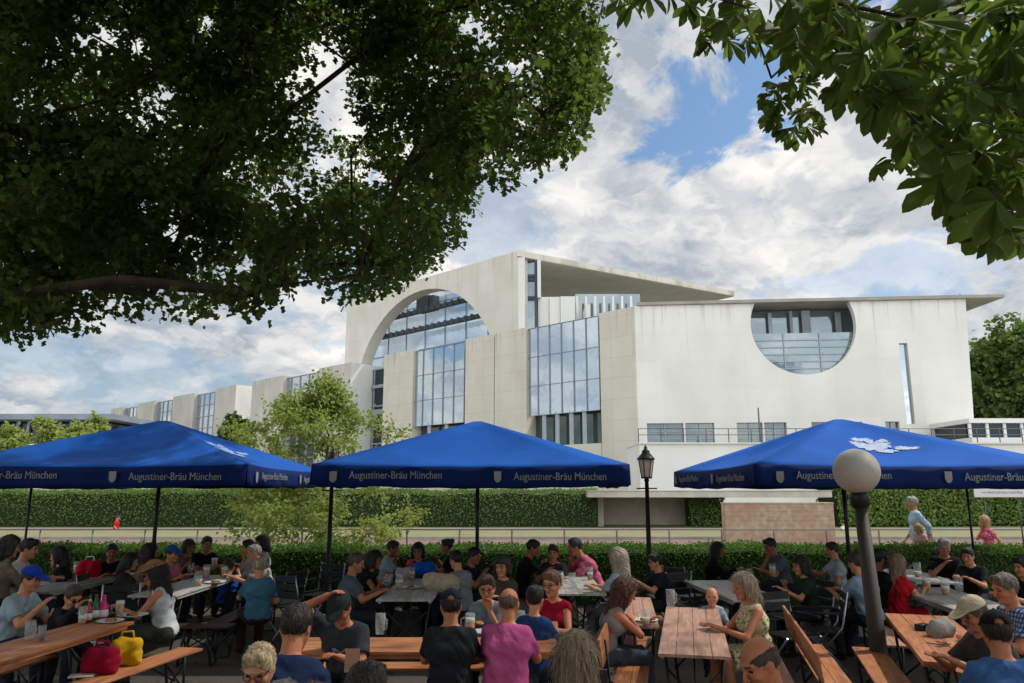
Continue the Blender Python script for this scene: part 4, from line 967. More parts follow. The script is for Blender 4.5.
def tree(name, label, base, top, clumps, n, lsize, lm, r0, tmpl=T_OVAL, droop=.2, group=None, flat=.7, rtip=.012, twigs=6, smooth=False, filt=None, extra=None):
    root = empty(name, tuple(base), label=label, cat='tree', group=group); base = np.array(base, float)
    C = np.array([c[:3] for c in clumps]); Rr = np.array([c[3] for c in clumps])
    mbt, mbl = grow(np.zeros(3), np.array(top)-base, list(C-base), r0, rtip=rtip)
    mbt.build('trunk', M_bark, root); mbl.build('branches', M_bark, root)
    # leaves sit on twigs that fan out from each clump's middle
    w = Rr**2; w = w/w.sum(); ci = rng.choice(len(C), n, p=w)
    tw = np.stack([unit(rng.normal(size=(len(C), 3))*np.array([1, 1, flat])+np.array([0, 0, .1])) for _ in range(twigs)], 1)
    ti = rng.integers(0, twigs, n); dirn = tw[ci, ti]; t = rng.random(n)**.6
    P = C[ci]+dirn*(t*Rr[ci]*1.15)[:, None]+rng.normal(size=(n, 3))*(Rr[ci]*.22)[:, None]
    if filt is not None: k = filt(P); P = P[k]; dirn = dirn[k]
    nn = len(P); D_ = dirn*.6+rng.normal(size=(nn, 3))*.5-np.array([0, 0, droop]); Nn = rng.normal(size=(nn, 3))*.55+np.array([0, 0, 1.])
    v, f = leaf_cloud(P-base, D_, Nn, rng.uniform(.7, 1.25, nn)*lsize, tmpl)
    if extra:
        C2 = np.array([c[:3] for c in extra[0]]); R2 = np.array([c[3] for c in extra[0]]); i2 = rng.integers(0, len(C2), extra[1]); P2 = C2[i2]+rng.normal(size=(extra[1], 3))*(R2[i2]*.5)[:, None]
        P2 = P2[frame_ok(P2, [], 60)]; k2 = len(P2); v2, f2 = leaf_cloud(P2-base, rng.normal(size=(k2, 3))-np.array([0, 0, droop]), rng.normal(size=(k2, 3))*.5+np.array([0, 0, 1.]), rng.uniform(.7, 1.25, k2)*extra[2], tmpl)
        v, f = cat_mesh([(v, f), (v2, f2)])
    np_mesh('crown', v, f, lm, parent=root, smooth=smooth); return root
def ellclumps(c, r, n, cr, low=-1.0):
    out = []
    while len(out) < n:
        p = rng.uniform(-1, 1, 3)
        if np.linalg.norm(p) > 1 or p[2] < low or np.linalg.norm(p) < .35*rng.random(): continue
        out.append((c[0]+p[0]*r[0], c[1]+p[1]*r[1], c[2]+p[2]*r[2], cr*rng.uniform(.7, 1.3)))
    return out
# young light green tree between the hedge and the railing
yd = 19.5
LM_young = leafmat('leaf_young', '#6b7742', '#899657', '#adb27c', .45, 1.2)
young = []
prof = [(396, 326, 16), (408, 322, 40), (412, 318, 66), (425, 318, 92), (442, 318, 98), (460, 318, 96), (478, 318, 94), (495, 320, 96), (510, 320, 96), (524, 322, 94), (534, 320, 84)]
for py, pc, hw in prof:
    for k in range(9):
        p = at_d(pc+hw*rng.uniform(-1, 1)*.9, py+rng.uniform(-8, 8), yd); p[1] += rng.uniform(-1, 1)*hw/F_PX*yd*.75
        young.append((p[0], p[1], max(.6, p[2]), rng.uniform(.27, .48)))
bx = at_d(322, 500, yd)[0]
tree('young_tree', 'young light green tree between the near hedge and the promenade railing', (bx, yd, 0), (bx+.1, yd, 3.4), young, 17000, .10, LM_young, .05, T_OVAL, rtip=.005, twigs=7)
# trees around the building
LM_mid = leafmat('leaf_mid', '#47582f', '#5f733e', '#7e8f53', .25, .25)
LM_dk = leafmat('leaf_dark', '#344326', '#465635', '#5e6e45', .2, .2)
def bgtree(px, ytop, d, wpx, label, lm, n=5000, ls=None, ybot=None, cr=.34, group='trees standing near the building', nm='broadleaf_tree'):
    p = at_d(px, ytop, d); zt = p[2]; r = wpx/2/F_PX*d; z0 = at_d(px, ybot, d)[2] if ybot else zt*.25; z0 = max(z0, .8)
    c = (p[0], d, (zt+z0)/2); rz_ = (zt-z0)/2
    return tree(nm, label, (p[0], d, 0), (p[0], d, zt*.7), ellclumps(c, (r*.85, r*.85, rz_*.86), 46, r*cr), n, ls or r*.11, lm, max(.08, zt*.022), T_OVAL, group=group, rtip=.03*zt/12, twigs=6)
bgtree(1012, 322, 104, 100, 'big full green tree rising behind the right end of the building', LM_mid, 16000, .75, 450)
bgtree(972, 348, 112, 62, 'smaller green tree squeezed behind the right corner of the building', LM_dk, 8000, .8, 450)
bgtree(237, 412, 52, 28, 'dark green tree in front of the long wing, left of the young tree', LM_dk, 4500, .34, 470)
for px, yt, w_, dd, lb in ((8, 428, 40, 62, 'small round tree at the far left in front of the flat roofed hall'), (50, 414, 26, 66, 'slim pale green tree left of the blue parasol peak'), (76, 420, 34, 60, 'spreading pale green tree just behind the left parasol slope'), (103, 411, 24, 64, 'slender tree in front of the far end of the long wing')):
    bgtree(px, yt, dd, w_, lb, LM_young, 2600, .34, 470, cr=.4)
# the big leafy tree whose boughs hang into the upper left
POLY_L = [(-400, -700), (620, -700), (612, -5), (600, 8), (607, 40), (598, 62), (606, 96), (588, 112), (575, 150), (556, 168), (540, 186), (505, 192), (488, 172), (470, 178), (478, 205), (458, 226), (462, 240), (438, 262), (420, 274), (400, 290), (378, 297), (352, 300), (335, 290), (316, 292), (300, 278), (285, 300), (262, 312), (240, 314), (228, 300), (205, 322), (186, 318), (168, 324), (140, 326), (118, 318), (98, 330), (72, 324), (44, 342), (20, 338), (-5, 340), (-400, 360)]
POLY_R = [(612, -5), (640, -6), (700, -5), (760, -6), (1500, -700), (1500, 330), (1024, 268), (1005, 252), (985, 250), (965, 240), (950, 215), (935, 205), (920, 180), (905, 178), (880, 196), (866, 188), (858, 165), (880, 150), (872, 120), (850, 105), (825, 150), (800, 160), (780, 158), (750, 140), (758, 122), (780, 100), (775, 66), (752, 58), (728, 66), (705, 72), (688, 60), (700, 30), (672, 12), (650, 22), (632, 34), (618, 26)]
def frame_ok(P, polys, mg=14):
    x, y, w = project(P); inside = np.isfinite(x) & (x > -mg) & (x < 1024+mg) & (y > -mg) & (y < 700)
    ok = np.zeros(len(P), bool)
    jx = 11*snoise(P, 3.3, 2.0)+5*rng.normal(size=len(P)); jy = 11*snoise(P, 3.1, 7.0)+5*rng.normal(size=len(P))
    for pl in polys: ok |= in_poly(np.nan_to_num(x)+jx, np.nan_to_num(y)+jy, pl)
    near = np.linalg.norm(P-np.array([0, 0, EYE]), axis=1) < 2.2
    return (~inside | ok) & ~near
def lift(poly, n, dlo, dhi, box, zmin=2.4):
    out = []
    while len(out) < n:
        x, y = rng.uniform(box[0], box[2]), rng.uniform(box[1], box[3])
        if not in_poly(np.array([x]), np.array([y]), poly)[0]: continue
        p = at_d(x, y, rng.uniform(dlo, dhi))
        if p[2] > zmin: out.append(p)
    return np.array(out)
SHR = [(x, y-12) for x, y in POLY_L]
Cl = np.concatenate([lift(SHR, 360, 6.2, 10.5, (-60, -60, 612, 335)), lift(SHR, 85, 11, 14, (90, 10, 470, 265))])
# thinner foliage where the sky shows through
xx_, yy_, _ = project(Cl)
gap = np.zeros(len(Cl), bool)
for gx, gy, gr in ((330, 110, 38), (305, 75, 22), (105, 32, 28), (205, 25, 22), (165, 92, 16), (370, 175, 22), (515, 65, 18), (170, 222, 18), (245, 262, 20), (30, 248, 14), (60, 175, 12), (470, 22, 20), (560, 60, 14), (330, 40, 16)): gap |= np.hypot(xx_-gx, yy_-gy) < gr
Cl = Cl[~gap]
cl = [(p[0], p[1], p[2], rng.uniform(.32, .56)) for p in Cl]
over = ellclumps((-4.5, 4.0, 9.6), (7.5, 8.5, 4.2), 170, .95)+ellclumps((-.5, 1.5, 11), (8, 7.0, 3.6), 150, 1.0)+ellclumps((-3, -6, 6), (10, 3.5, 4.2), 190, 1.1)  # rear clumps behind the camera: unseen, added to keep sky light off the garden
over = [c for c in over if frame_ok(np.array([c[:3]]), [SHR], 60)[0] and not (0 < project(np.array(c[:3]))[0] < 1024 and 0 < project(np.array(c[:3]))[1] < 683)]
LM_lin = leafmat('leaf_lime', '#42502b', '#576a3b', '#74844f', .55, .8)
gaps2 = ((333, 118, 24), (352, 130, 15), (305, 72, 13), (318, 84, 10), (108, 38, 20), (140, 48, 14), (205, 22, 14), (165, 92, 13), (375, 180, 16), (515, 65, 11), (82, 38, 9), (248, 262, 11), (172, 232, 9), (60, 176, 7), (28, 250, 9), (470, 25, 10), (330, 160, 12), (410, 150, 10))
def filtL(P):
    ok = frame_ok(P, [POLY_L]); x, y, w = project(P)
    ok &= (snoise(P, 2.1, 1.0)+.55*snoise(P, 5.3, 4.0)+.25*rng.normal(size=len(P))) < .42+.22*(np.nan_to_num(x) < 220)-.10*(np.nan_to_num(y) > 215)
    for gx, gy, gr in gaps2: ok &= ~((np.hypot(np.nan_to_num(x)-gx, np.nan_to_num(y)-gy) < gr*(.75+.5*snoise(P, 6.0))) & (rng.random(len(P)) < .93))
    return ok
tree('lime_tree', 'broad leafy tree whose dark boughs hang into the upper left over the tables', (-8.8, 5.2, 0), (-8.2, 5.4, 4.2), cl, 128000, .074, LM_lin, .34, T_MAPLE, droop=.35, filt=filtL, twigs=10, rtip=.010, extra=(over, 60000, .20))
# the chestnut with big fingered leaves at the upper right
def chestnut():
    base = np.array([7.6, 3.0, 0]); root = empty('chestnut_tree', tuple(base), label='chestnut tree with big fingered leaves hanging into the upper right corner', cat='tree')
    specs = []
    def sprinkle(poly, box, n, dlo, dhi, s0, s1):
        P = lift(poly, n, dlo, dhi, box, 2.2); return [(p, rng.uniform(s0, s1)) for p in P]
    core_poly = [(775, -10), (1060, -10), (1060, 190), (985, 222), (940, 190), (915, 150), (895, 132), (860, 95), (820, 60), (790, 45)]
    specs += sprinkle(core_poly, (770, -20, 1060, 225), 230, 3.4, 5.6, .19, .26)
    for x, y in ((620, -2), (634, 2), (648, -6), (668, -10), (688, 4), (700, 16), (712, 4), (722, 26), (736, 14), (748, 24), (760, 8), (772, 30), (698, 36), (728, 40), (756, 40), (768, 44), (784, 28), (795, 50), (812, 48), (830, 66), (706, -8), (740, -6), (770, -8), (842, 88)):
        specs.append((at_d(x, y, rng.uniform(4.0, 5.2)), rng.uniform(.17, .22)))
    for _ in range(28):
        a_, r_ = rng.uniform(0, 6.28), rng.random()**.5; specs.append((at_d(794+34*r_*math.cos(a_), 108+34*r_*math.sin(a_), rng.uniform(4.6, 5.4)), rng.uniform(.10, .14)))
    specs += sprinkle(core_poly, (770, -20, 1060, 225), 170, 5.6, 9.5, .2, .26)
    specs += sprinkle([(940, 170), (1030, 180), (1030, 240), (1000, 236), (960, 215)], (935, 165, 1030, 245), 46, 3.6, 4.8, .16, .22)
    for x, y, s in ((628, -2, .17), (652, -6, .16), (690, 0, .17), (716, 18, .17), (742, 12, .18), (700, 30, .15), (752, 30, .15), (770, 20, .18), (735, -4, .2), (790, 10, .2), (805, 30, .18), (664, -14, .2), (712, 42, .13), (746, 40, .13),
                    (780, 100, .11), (800, 112, .12), (788, 128, .12), (812, 128, .11), (772, 118, .10), (798, 92, .1), (806, 78, .1), (826, 92, .1), (790, 84, .09), (815, 108, .11), (835, 70, .12),
                    (885, 162, .15), (872, 168, .13), (900, 158, .13), (868, 122, .12), (884, 112, .13), (905, 128, .15), (928, 160, .15), (945, 192, .15), (968, 222, .15), (990, 232, .16), (1012, 240, .16)):
        specs.append((at_d(x, y, rng.uniform(4.2, 5.0)), s))
    hang = len(specs)
    ov = ellclumps((4.6, .6, 6.6), (6.6, 6.2, 2.6), 230, .8)
    for c in ov:
        for _ in range(4): specs.append((np.array(c[:3])+rng.normal(size=3)*.5, rng.uniform(.20, .28)))
    P = np.array([s[0] for s in specs]); S = np.array([s[1] for s in specs])*1.12
    ok = frame_ok(P, [], 40); ok[:hang] = True; P = P[ok]; S = S[ok]
    tgt = P[rng.choice(len(P), 150, replace=False)]
    mbt, mbl = grow(np.zeros(3), np.array([-.3, .1, 3.6]), list(tgt-base+np.array([0, 0, .12])), .28, rtip=.008)
    mbt.build('trunk', M_bark, root); mbl.build('branches', M_bark, root)
    parts = []
    for p, s in zip(P, S):
        ax = unit(np.array([rng.normal()*.45, rng.normal()*.45, -1.0])+np.array([0, -.15, .25]))   # petiole direction, drooping
        out = unit(rng.normal(size=3)*np.array([1, .45, .3])); out = unit(out-ax*(out@ax)); sd = np.cross(ax, out)
        k = 7 if rng.random() < .45 else 5; D_ = []; Ls = []
        for i in range(k):
            a = (i-(k-1)/2)*(.62 if k == 5 else .5); D_.append(unit(out*math.cos(a)*.55+sd*math.sin(a)+ax*(.75-.15*abs(i-(k-1)/2)))); Ls.append(s*(1-.13*abs(i-(k-1)/2)))
        D_ = np.array(D_)+rng.normal(size=(k, 3))*.06; Nn = np.tile(np.array([0, -1.0, .25])+out*.25-ax*.25, (k, 1))+rng.normal(size=(k, 3))*.15
        parts.append(leaf_cloud(np.tile(p-base, (k, 1)), D_, Nn, np.array(Ls), T_LFLT))
    v, f = cat_mesh(parts); v2 = v+base; L0 = f.reshape(-1, 10, 3)
    xx, yy, _ = project(v2[f[:, 0]])
    m = leafmat('leaf_chestnut', '#4f5c33', '#63763f', '#7f9055', .55, 1.6, .4)
    np_mesh('crown', v, f, m, parent=root, smooth=True)
chestnut()
# ================================================================== garden furniture
def woodmat(nm, a, b, axis):
    st = (1.0, 9.0, 9.0) if axis == 'X' else (9.0, 1.0, 9.0)
    return mat(nm, shade(a, .85), shade(b, 1.05), scale=3.4, rough=.5, bump=.35, bscale=9, stretch=st, c3=shade(a, .55), c3scale=.7, spec=.35)
W_OR = woodmat('wood_orange', '#a8663e', '#bb7d52', 'Y'); W_PK = woodmat('wood_pink', '#ad8069', '#bd917b', 'Y'); W_BR = woodmat('wood_brown', '#2e241e', '#40332a', 'Y'); W_GR = woodmat('wood_grey', '#a39e97', '#bbb7b0', 'Y')
M_leg = mat('leg_steel', '#1d221f', '#2b302c', scale=9, rough=.45, metallic=.4)
TBL = []
def leg_frame(w, h, foot):
    m = MB()
    for s in (-1, 1): m.tube([(s*w*.42, 0, h), (s*w*.30, foot, 0.012)], .014, 6)
    m.tube([(-w*.40, foot*.15, h*.82), (w*.36, foot*.75, h*.25)], .011, 6); m.tube([(w*.40, foot*.15, h*.82), (-w*.36, foot*.75, h*.25)], .011, 6)
    m.tube([(-w*.30, foot, .02), (w*.30, foot, .02)], .014, 6); m.tube([(0, .42 if foot < 0 else -.42, h), (0, foot*.6, h*.42)], .009, 6)
    return m
def beer_table(x, y, rz, L, w, wood, label, h=.78):
    root = empty('beer_table', (x, y, 0), R(rz), label, 'table', 'folding beer garden tables')
    m = MB(); k = 4
    for i in range(k): m.box((-w/2+w*(i+.5)/k, 0, h-.013), (w/k-.003, L, .026))
    m.build('table_top', wood, root, bevel=.004); m = MB()
    for s in (-1, 1): m.box((s*(w/2-.03), 0, h-.042), (.03, L*.92, .03))
    m.build('under_rail', wood, root)
    for s in (-1, 1):
        o = leg_frame(w, h-.03, s*.10).build('leg_frame', M_leg, root); o.location = (0, s*(L/2-.30), 0)
    return root
def bench(x, y, rz, L, wood, label, back=0, h=.46, w=.27, bz=(.62, .84)):
    root = empty('beer_bench', (x, y, 0), R(rz), label, 'bench', 'folding beer garden benches')
    m = MB()
    for i in (-1, 1): m.box((i*w/4, 0, h-.012), (w/2-.003, L, .024))
    m.build('seat', wood, root, bevel=.004)
    for s in (-1, 1):
        o = leg_frame(w, h-.025, s*.08).build('leg_frame', M_leg, root); o.location = (0, s*(L/2-.28), 0)
    if back:
        bx_ = back*(w/2+.05)
        m = MB(); m.box((bx_+back*.03, 0, (bz[0]+bz[1])/2), (.024, L, bz[1]-bz[0]), M=Matrix.Rotation(back*.12, 3, 'Y')); m.build('backrest', wood, root, bevel=.004)
        for s in (-1, 1):
            m = MB(); m.tube([(-back*.02, 0, h-.03), (bx_-back*.02, 0, h-.02), (bx_+back*.015, 0, bz[1]-.06)], .013, 6); o = m.build('back_support', M_leg, root); o.location = (0, s*(L/2-.35), 0)
    return root
def fit(far, near, z):                     # a long board seen from the middle of its far end to the middle of its near end
    a = at_z(*far, z); b = at_z(*near, z); c = (a+b)/2; d = a-b; return c[0], c[1], math.degrees(math.atan2(-d[0], d[1])), float(np.linalg.norm(d))
c = fit((692, 607.5), (694, 655), .78); beer_table(c[0], c[1], c[2], c[3], .56, W_PK, 'bare pinkish table with a clear top, standing in front of the baby')
c = fit((648, 614), (652, 630), .78); beer_table(c[0]-.05, c[1]+.75, c[2], 2.0, .46, W_PK, 'table at which the curly haired woman leans on her arms')
c = fit((916, 614.5), (968, 664), .78); beer_table(c[0], c[1], c[2], c[3], .60, W_OR, 'orange brown table with the grey hat lying on it')
beer_table(-4.06, 6.75, -4, 2.3, .52, W_OR, 'orange brown table of the man in the bright blue cap')
beer_table(-.72, 6.75, 90, 2.2, .62, W_OR, 'long table between the man in the pink shirt and the woman in the red top')
beer_table(-.95, 5.02, 90, 2.1, .56, W_OR, 'table nearest the camera, between the navy t-shirt and the dark grey cap')
beer_table(.98, 3.98, -8, 2.2, .50, W_PK, 'pale table cut by the bottom edge, beside the bald man')
beer_table(-6.15, 11.2, 0, 2.3, .62, W_GR, 'pale grey table with the red bag on it')
beer_table(-4.42, 10.9, 0, 2.3, .60, W_GR, 'crowded grey table of the group with the child in blue')
beer_table(-1.28, 10.5, 0, 2.2, .66, W_GR, 'grey table loaded with the blue and pink bags')
beer_table(.85, 11.0, 0, 2.2, .66, W_GR, 'grey table in front of the man in the pink shirt who leans over')
beer_table(2.86, 10.35, 4, 2.0, .68, W_GR, 'grey table between the woman in black and the man with his hand at his mouth')
beer_table(5.28, 9.55, -8, 2.1, .72, W_GR, 'pale grey table beside the woman in red with two beer glasses on it')
beer_table(6.1, 12.0, -8, 1.9, .62, W_GR, 'rear grey table in front of the grey haired man in the dark shirt')
# benches
bench(-3.52, 7.15, -11, 2.3, W_OR, 'orange bench with the red and yellow bags on it')
bench(-4.68, 6.9, -4, 2.2, W_OR, 'bench under the man in the bright blue cap')
bench(-.72, 7.48, 90, 2.2, W_OR, 'bench beyond the long middle table, under the woman in the red top')
bench(-.40, 6.02, 90, 2.2, W_OR, 'bench under the man in the pink shirt seen from behind')
bench(-1.75, 5.60, 90, 1.1, W_OR, 'short bench under the man in the dark grey cap')
bench(-1.25, 4.42, 90, 1.7, W_OR, 'bench under the man in the navy shirt')
bench(-.95, 3.40, 90, 1.9, W_OR, 'bench at the bottom edge under the woman with pale blonde hair')
a = at_z(613, 599, .86); b = at_z(595, 637, .86); bench((a[0]+b[0])/2+.27, (a[1]+b[1])/2, math.degrees(math.atan2(-(a-b)[0], (a-b)[1])), 2.4, W_OR, 'bench with a backrest behind the curly haired woman', back=-1, w=.29)
a = at_z(785, 604, .86); b = at_z(820, 651, .86); bench((a[0]+b[0])/2+.22, (a[1]+b[1])/2, math.degrees(math.atan2(-(a-b)[0], (a-b)[1])), float(np.linalg.norm(a-b)), W_OR, 'empty bench with an orange backrest right of the woman in the flowered dress', back=-1)
c = fit((858, 647), (883, 684), .46); bench(c[0], c[1]-.3, c[2], c[3]+.6, W_OR, 'empty orange bench left of the table with the grey hat', w=.30)
c = fit((872, 620), (891, 641), .46); bench(c[0], c[1], c[2], c[3]+.5, W_PK, 'pale bench behind the lamp pole')
a = at_z(742, 600, .5); bench(2.28, 7.0, -13, 2.0, W_PK, 'bench under the woman in the flowered dress')
c = (4.36, 6.6); bench(c[0], c[1], 22, 2.2, W_OR, 'bench under the man in the blue plaid shirt')
bench(2.92, 4.75, 112, 1.3, W_OR, 'bench under the man in the backward black cap')
bench(1.5, 3.75, -8, 1.8, W_OR, 'bench under the bald man at the bottom edge'); bench(.40, 4.0, -8, 1.6, W_OR, 'bench under the woman with long grey brown hair')
for i, (x, y, rz, L, lb) in enumerate(((-6.75, 10.6, 0, 2.2, 'bench under the people in white at the far left'), (-4.95, 10.9, 0, 2.2, 'bench under the man in black at the crowded table'), (-3.6, 10.9, 0, 2.2, 'bench under the woman in the white patterned shirt'),
        (-3.75, 9.6, 90, .8, 'short bench under the child in blue'), (-2.0, 10.2, 0, 2.2, 'bench under the man with his hand at his chin'), (-.62, 10.6, 0, 2.2, 'bench under the two people right of the bags'),
        (.2, 11.2, 0, 2.2, 'bench under the man in the black shirt by the rear pole'), (1.5, 10.8, 0, 2.2, 'bench under the woman with grey curls'), (2.3, 11.4, 4, 2.0, 'bench under the woman in black near the hedge'),
        (3.6, 11.2, 4, 2.0, 'bench under the dark haired man with his hand at his mouth'), (4.55, 9.3, -8, 2.1, 'bench under the woman in red'), (6.4, 11.4, 80, 1.6, 'bench under the grey haired man by the hedge'))):
    bench(x, y, rz, L, W_BR, lb, back=0)
# dark garden chairs that stand about in front of the hedge
M_chair = mat('chair_dark', '#17191a', '#25282a', scale=8, rough=.5, metallic=.2); M_chrome = mat('chair_metal', '#8e9296', '#a4a8ac', scale=8, rough=.3, metallic=.9)
def chair0():
    root = empty('garden_chair', (0, 0, 0), 0, 'x', 'chair', 'dark folding garden chairs')
    m = MB()
    for i in range(5): m.box((0, -.19+.095*i, .45), (.42, .08, .018))
    m.build('seat', M_chair, root); m = MB()
    for i in range(3): m.box((0, -.24-.02*i, .62+.11*i), (.42, .016, .085))
    m.build('backrest', M_chair, root)
    for s in (-1, 1):
        m = MB(); m.tube([(s*.21, .22, .01), (s*.21, -.22, .50), (s*.21, -.30, .90)], .012, 6); m.build('leg', M_chrome, root); m = MB(); m.tube([(s*.225, -.24, .01), (s*.225, .20, .46)], .012, 6); m.build('leg', M_chrome, root)
        m = MB(); m.box((s*.23, 0, .66), (.04, .40, .02)); m.build('armrest', M_chair, root)
    return root
ch = chair0()
for i, (px, py, d, rz, lb) in enumerate(((282, 585, 11.6, 60, 'dark garden chair right of the man with the patterned shirt'), (300, 590, 11.2, -30, 'dark garden chair in the open gap left of the man in grey'), (322, 585, 12.4, 160, 'dark garden chair close to the hedge behind the dark grey cap'),
        (668, 580, 11.6, 20, 'dark garden chair left of the woman in black'), (686, 582, 12.3, -50, 'dark garden chair against the hedge between grey curls and the woman in black'), (806, 590, 10.4, 100, 'dark garden chair right of the man with his hand at his mouth'), (818, 600, 9.4, 75, 'dark garden chair left of the lamp pole'), (105, 575, 11.2, -80, 'dark garden chair behind the long haired woman'), (120, 590, 10.2, 30, 'dark garden chair left of the crowded table'), (790, 605, 9.0, 200, 'dark garden chair behind the empty orange backrest'))):
    c = ch if i == 0 else copy_tree(ch); p = at_d(px, py, d); c.location = (p[0], d, 0); c.rotation_euler.z = R(rz); c['label'] = lb
# ================================================================== parasols
def clothmat(nm, a, b):
    m = mat(nm, a, b, scale=1.6, rough=.8, bump=.35, bscale=3.2, spec=.15, c3=shade(b, .78), c3scale=1.1)
    N = m.node_tree.nodes; Lk = m.node_tree.links; bs = N['Principled BSDF']; tr = N.new('ShaderNodeBsdfTranslucent'); src = bs.inputs['Base Color'].links[0].from_socket; Lk.new(src, tr.inputs['Color'])
    mx = N.new('ShaderNodeMixShader'); mx.inputs[0].default_value = .12; Lk.new(bs.outputs[0], mx.inputs[1]); Lk.new(tr.outputs[0], mx.inputs[2]); Lk.new(mx.outputs[0], N['Material Output'].inputs['Surface']); return m
M_blue = clothmat('canopy_blue', '#1356b0', '#1a5fbc'); M_blue_shaded = clothmat('valance_blue_shaded', '#0a2055', '#0e2a66'); M_print = mat('print_white', '#797b7d', '#929497', scale=5, rough=.8); M_pole = mat('pole_black', '#15171a', '#22262a', scale=7, rough=.45, metallic=.4)  # valance: canopy cloth with its shade put into a darker blue; print greyed likewise
def parasol(x, y, rz, w, ze, zp, label, lettering=True, emblem=(), vh=.26):
    root = empty('parasol', (x, y, 0), R(rz), label, 'parasol', 'large blue square parasols'); h = w/2; n = 12
    for s in range(4):                                       # four panels with a slight sag, each with its hem
        a = s*math.pi/2; ca, sa = math.cos(a), math.sin(a); rot = lambda p: (p[0]*ca-p[1]*sa, p[0]*sa+p[1]*ca, p[2])
        vs_, fs_ = [], []
        for i in range(n+1):
            t = i/n
            for j in range(n+1):
                q = -1+2*j/n; r_ = .06+(h-.06)*t; zz = zp-(zp-ze)*t-.10*math.sin(math.pi*t)*(1-q*q)-.035*t*(1-q*q)
                vs_.append(rot((q*r_, -r_, zz+.006*math.sin(q*19+x*3+s)*t*(1-abs(q))+.008*math.sin(t*8+q*5+s)*t*(1-t)*4*(1-q*q))))
        for i in range(n):
            for j in range(n): fs_.append((i*(n+1)+j, (i+1)*(n+1)+j, (i+1)*(n+1)+j+1, i*(n+1)+j+1))
        m = MB(); m.add(vs_, fs_, 0, True); o = m.build('canopy_panel', M_blue, root, recalc=False); sd = o.modifiers.new('thick', 'SOLIDIFY'); sd.thickness = .004
        vs_, fs_ = [], []; K = 40
        for j in range(K+1):
            q = -1+2*j/K; zz = ze-.035*(1-q*q)
            for i in range(4):
                t = i/3; wv = .022*t*math.sin(j*.9+s*2+x)*math.sin(j*.37)
                vs_.append(rot((q*h, -h-.004-.01*t+wv, zz-vh*t-.007*t*t*math.sin(j*.63+x))))
        for j in range(K):
            for i in range(3): fs_.append((j*4+i, j*4+i+1, (j+1)*4+i+1, (j+1)*4+i))
        m = MB(); m.add(vs_, fs_, 0, True); v_ = m.build('valance', M_blue_shaded, root, recalc=False); sd = v_.modifiers.new('thick', 'SOLIDIFY'); sd.thickness = .004
        if lettering and s in (0, 1, 3):
            k = w/4.0
            for u0_ in (-1.52, .54):
                M = Matrix.Translation(Vector(rot((u0_*k, -h-.042, ze-.035*(1-(u0_/2)**2)-.165)))) @ Matrix.Rotation(a, 4, 'Z') @ Matrix.Rotation(math.pi/2, 4, 'X')
                text_mesh('lettering', 'Augustiner-Bräu München', .135*k, M_print, v_, M, width=1.16*k)
                cxp = u0_-.20; m = MB(); O = rot((cxp*k, -h-.046, ze-.035-.12)); U = rot((1, 0, 0)); Nn = rot((0, -1, 0))
                sh = [(-.045, .065), (.045, .065), (.045, -.03), (.026, -.062), (0, -.074), (-.026, -.062), (-.045, -.03)]; m.prism(sh, O, U, (0, 0, 1), Nn, .003); m.build('crest', M_print, v_)
        if s in emblem:
            rr = np.random.default_rng(4)
            sl = 0; m = MB()
            def onp(u, r_):
                t = (r_-.06)/(h-.06); q = u/r_; return rot((u, -r_, zp-(zp-ze)*t-.10*math.sin(math.pi*t)*(1-q*q)-.035*t*(1-q*q)+.007+.0008*len(m.f)/60))
            for cx_, cy_3, r1, r2 in ((-.02, 0, .28, .20), (.20, .12, .20, .14), (-.24, .12, .15, .12), (.10, -.22, .26, .10), (.62, -.14, .20, .06), (.46, -.10, .12, .09), (.32, .26, .10, .07), (-.12, .34, .16, .08), (.05, .30, .10, .12)):
                nn = 26; ts = np.linspace(0, 2*math.pi, nn+1)[:-1]; jg = rr.uniform(.55, 1.25, nn); cx_, cy_3, r1, r2 = cx_*.7, cy_3*.75, r1*.7, r2*.72; vs_ = [onp(cx_, h*.50-cy_3)]; fs_ = []
                for ring in (.5, 1.0): vs_ += [onp(cx_+r1*math.cos(t)*(jg[i] if ring == 1 else .9)*ring, h*.50-cy_3-r2*1.15*math.sin(t)*(jg[i] if ring == 1 else .9)*ring) for i, t in enumerate(ts)]
                for i in range(nn): j2 = (i+1) % nn; fs_ += [(0, 1+i, 1+j2), (1+i, 1+nn+i, 1+nn+j2, 1+j2)]
                m.add(vs_, fs_, 0, True)
            m.build('emblem', (mat('emblem_white', '#8fa0c0', '#b9c2d2', scale=14, rough=.8) if s == 0 else mat('emblem_pale', '#6f8cc4', '#8ea5d0', scale=14, rough=.8)), o)
    m = MB(); m.tube([(0, 0, .06), (0, 0, zp-.05)], .028*w/4, 12); m.build('pole', M_pole, root)
    m = MB(); m.box((0, 0, .04), (.75*w/4, .75*w/4, .08)); m.tube([(0, 0, .08), (0, 0, .45)], .052, 10); m.build('base', M_pole, root, bevel=.01)
    for k in range(8):
        a = k*math.pi/4; l_ = h*(math.sqrt(2) if k % 2 else 1)-.04; a -= 0; m = MB(); zz = ze-.04-(.06 if k % 2 == 0 else 0)
        m.beam((.03*math.cos(a), .03*math.sin(a), zp-(.10 if k % 2 else .27)), (l_*math.cos(a), l_*math.sin(a), zz), .022, .03)
        m.beam((.04*math.cos(a), .04*math.sin(a), ze-.12), (l_*.5*math.cos(a), l_*.5*math.sin(a), (zp+zz)/2-.07), .018, .022); m.build('rib', M_pole, root)
    return root
parasol(-5.34, 11.7, 0, 4.0, 2.37, 3.09, 'blue parasol at the left with a bright right slope', emblem=(1,))
parasol(-.52, 11.7, 0, 4.0, 2.37, 3.08, 'plain fronted blue parasol in the middle')
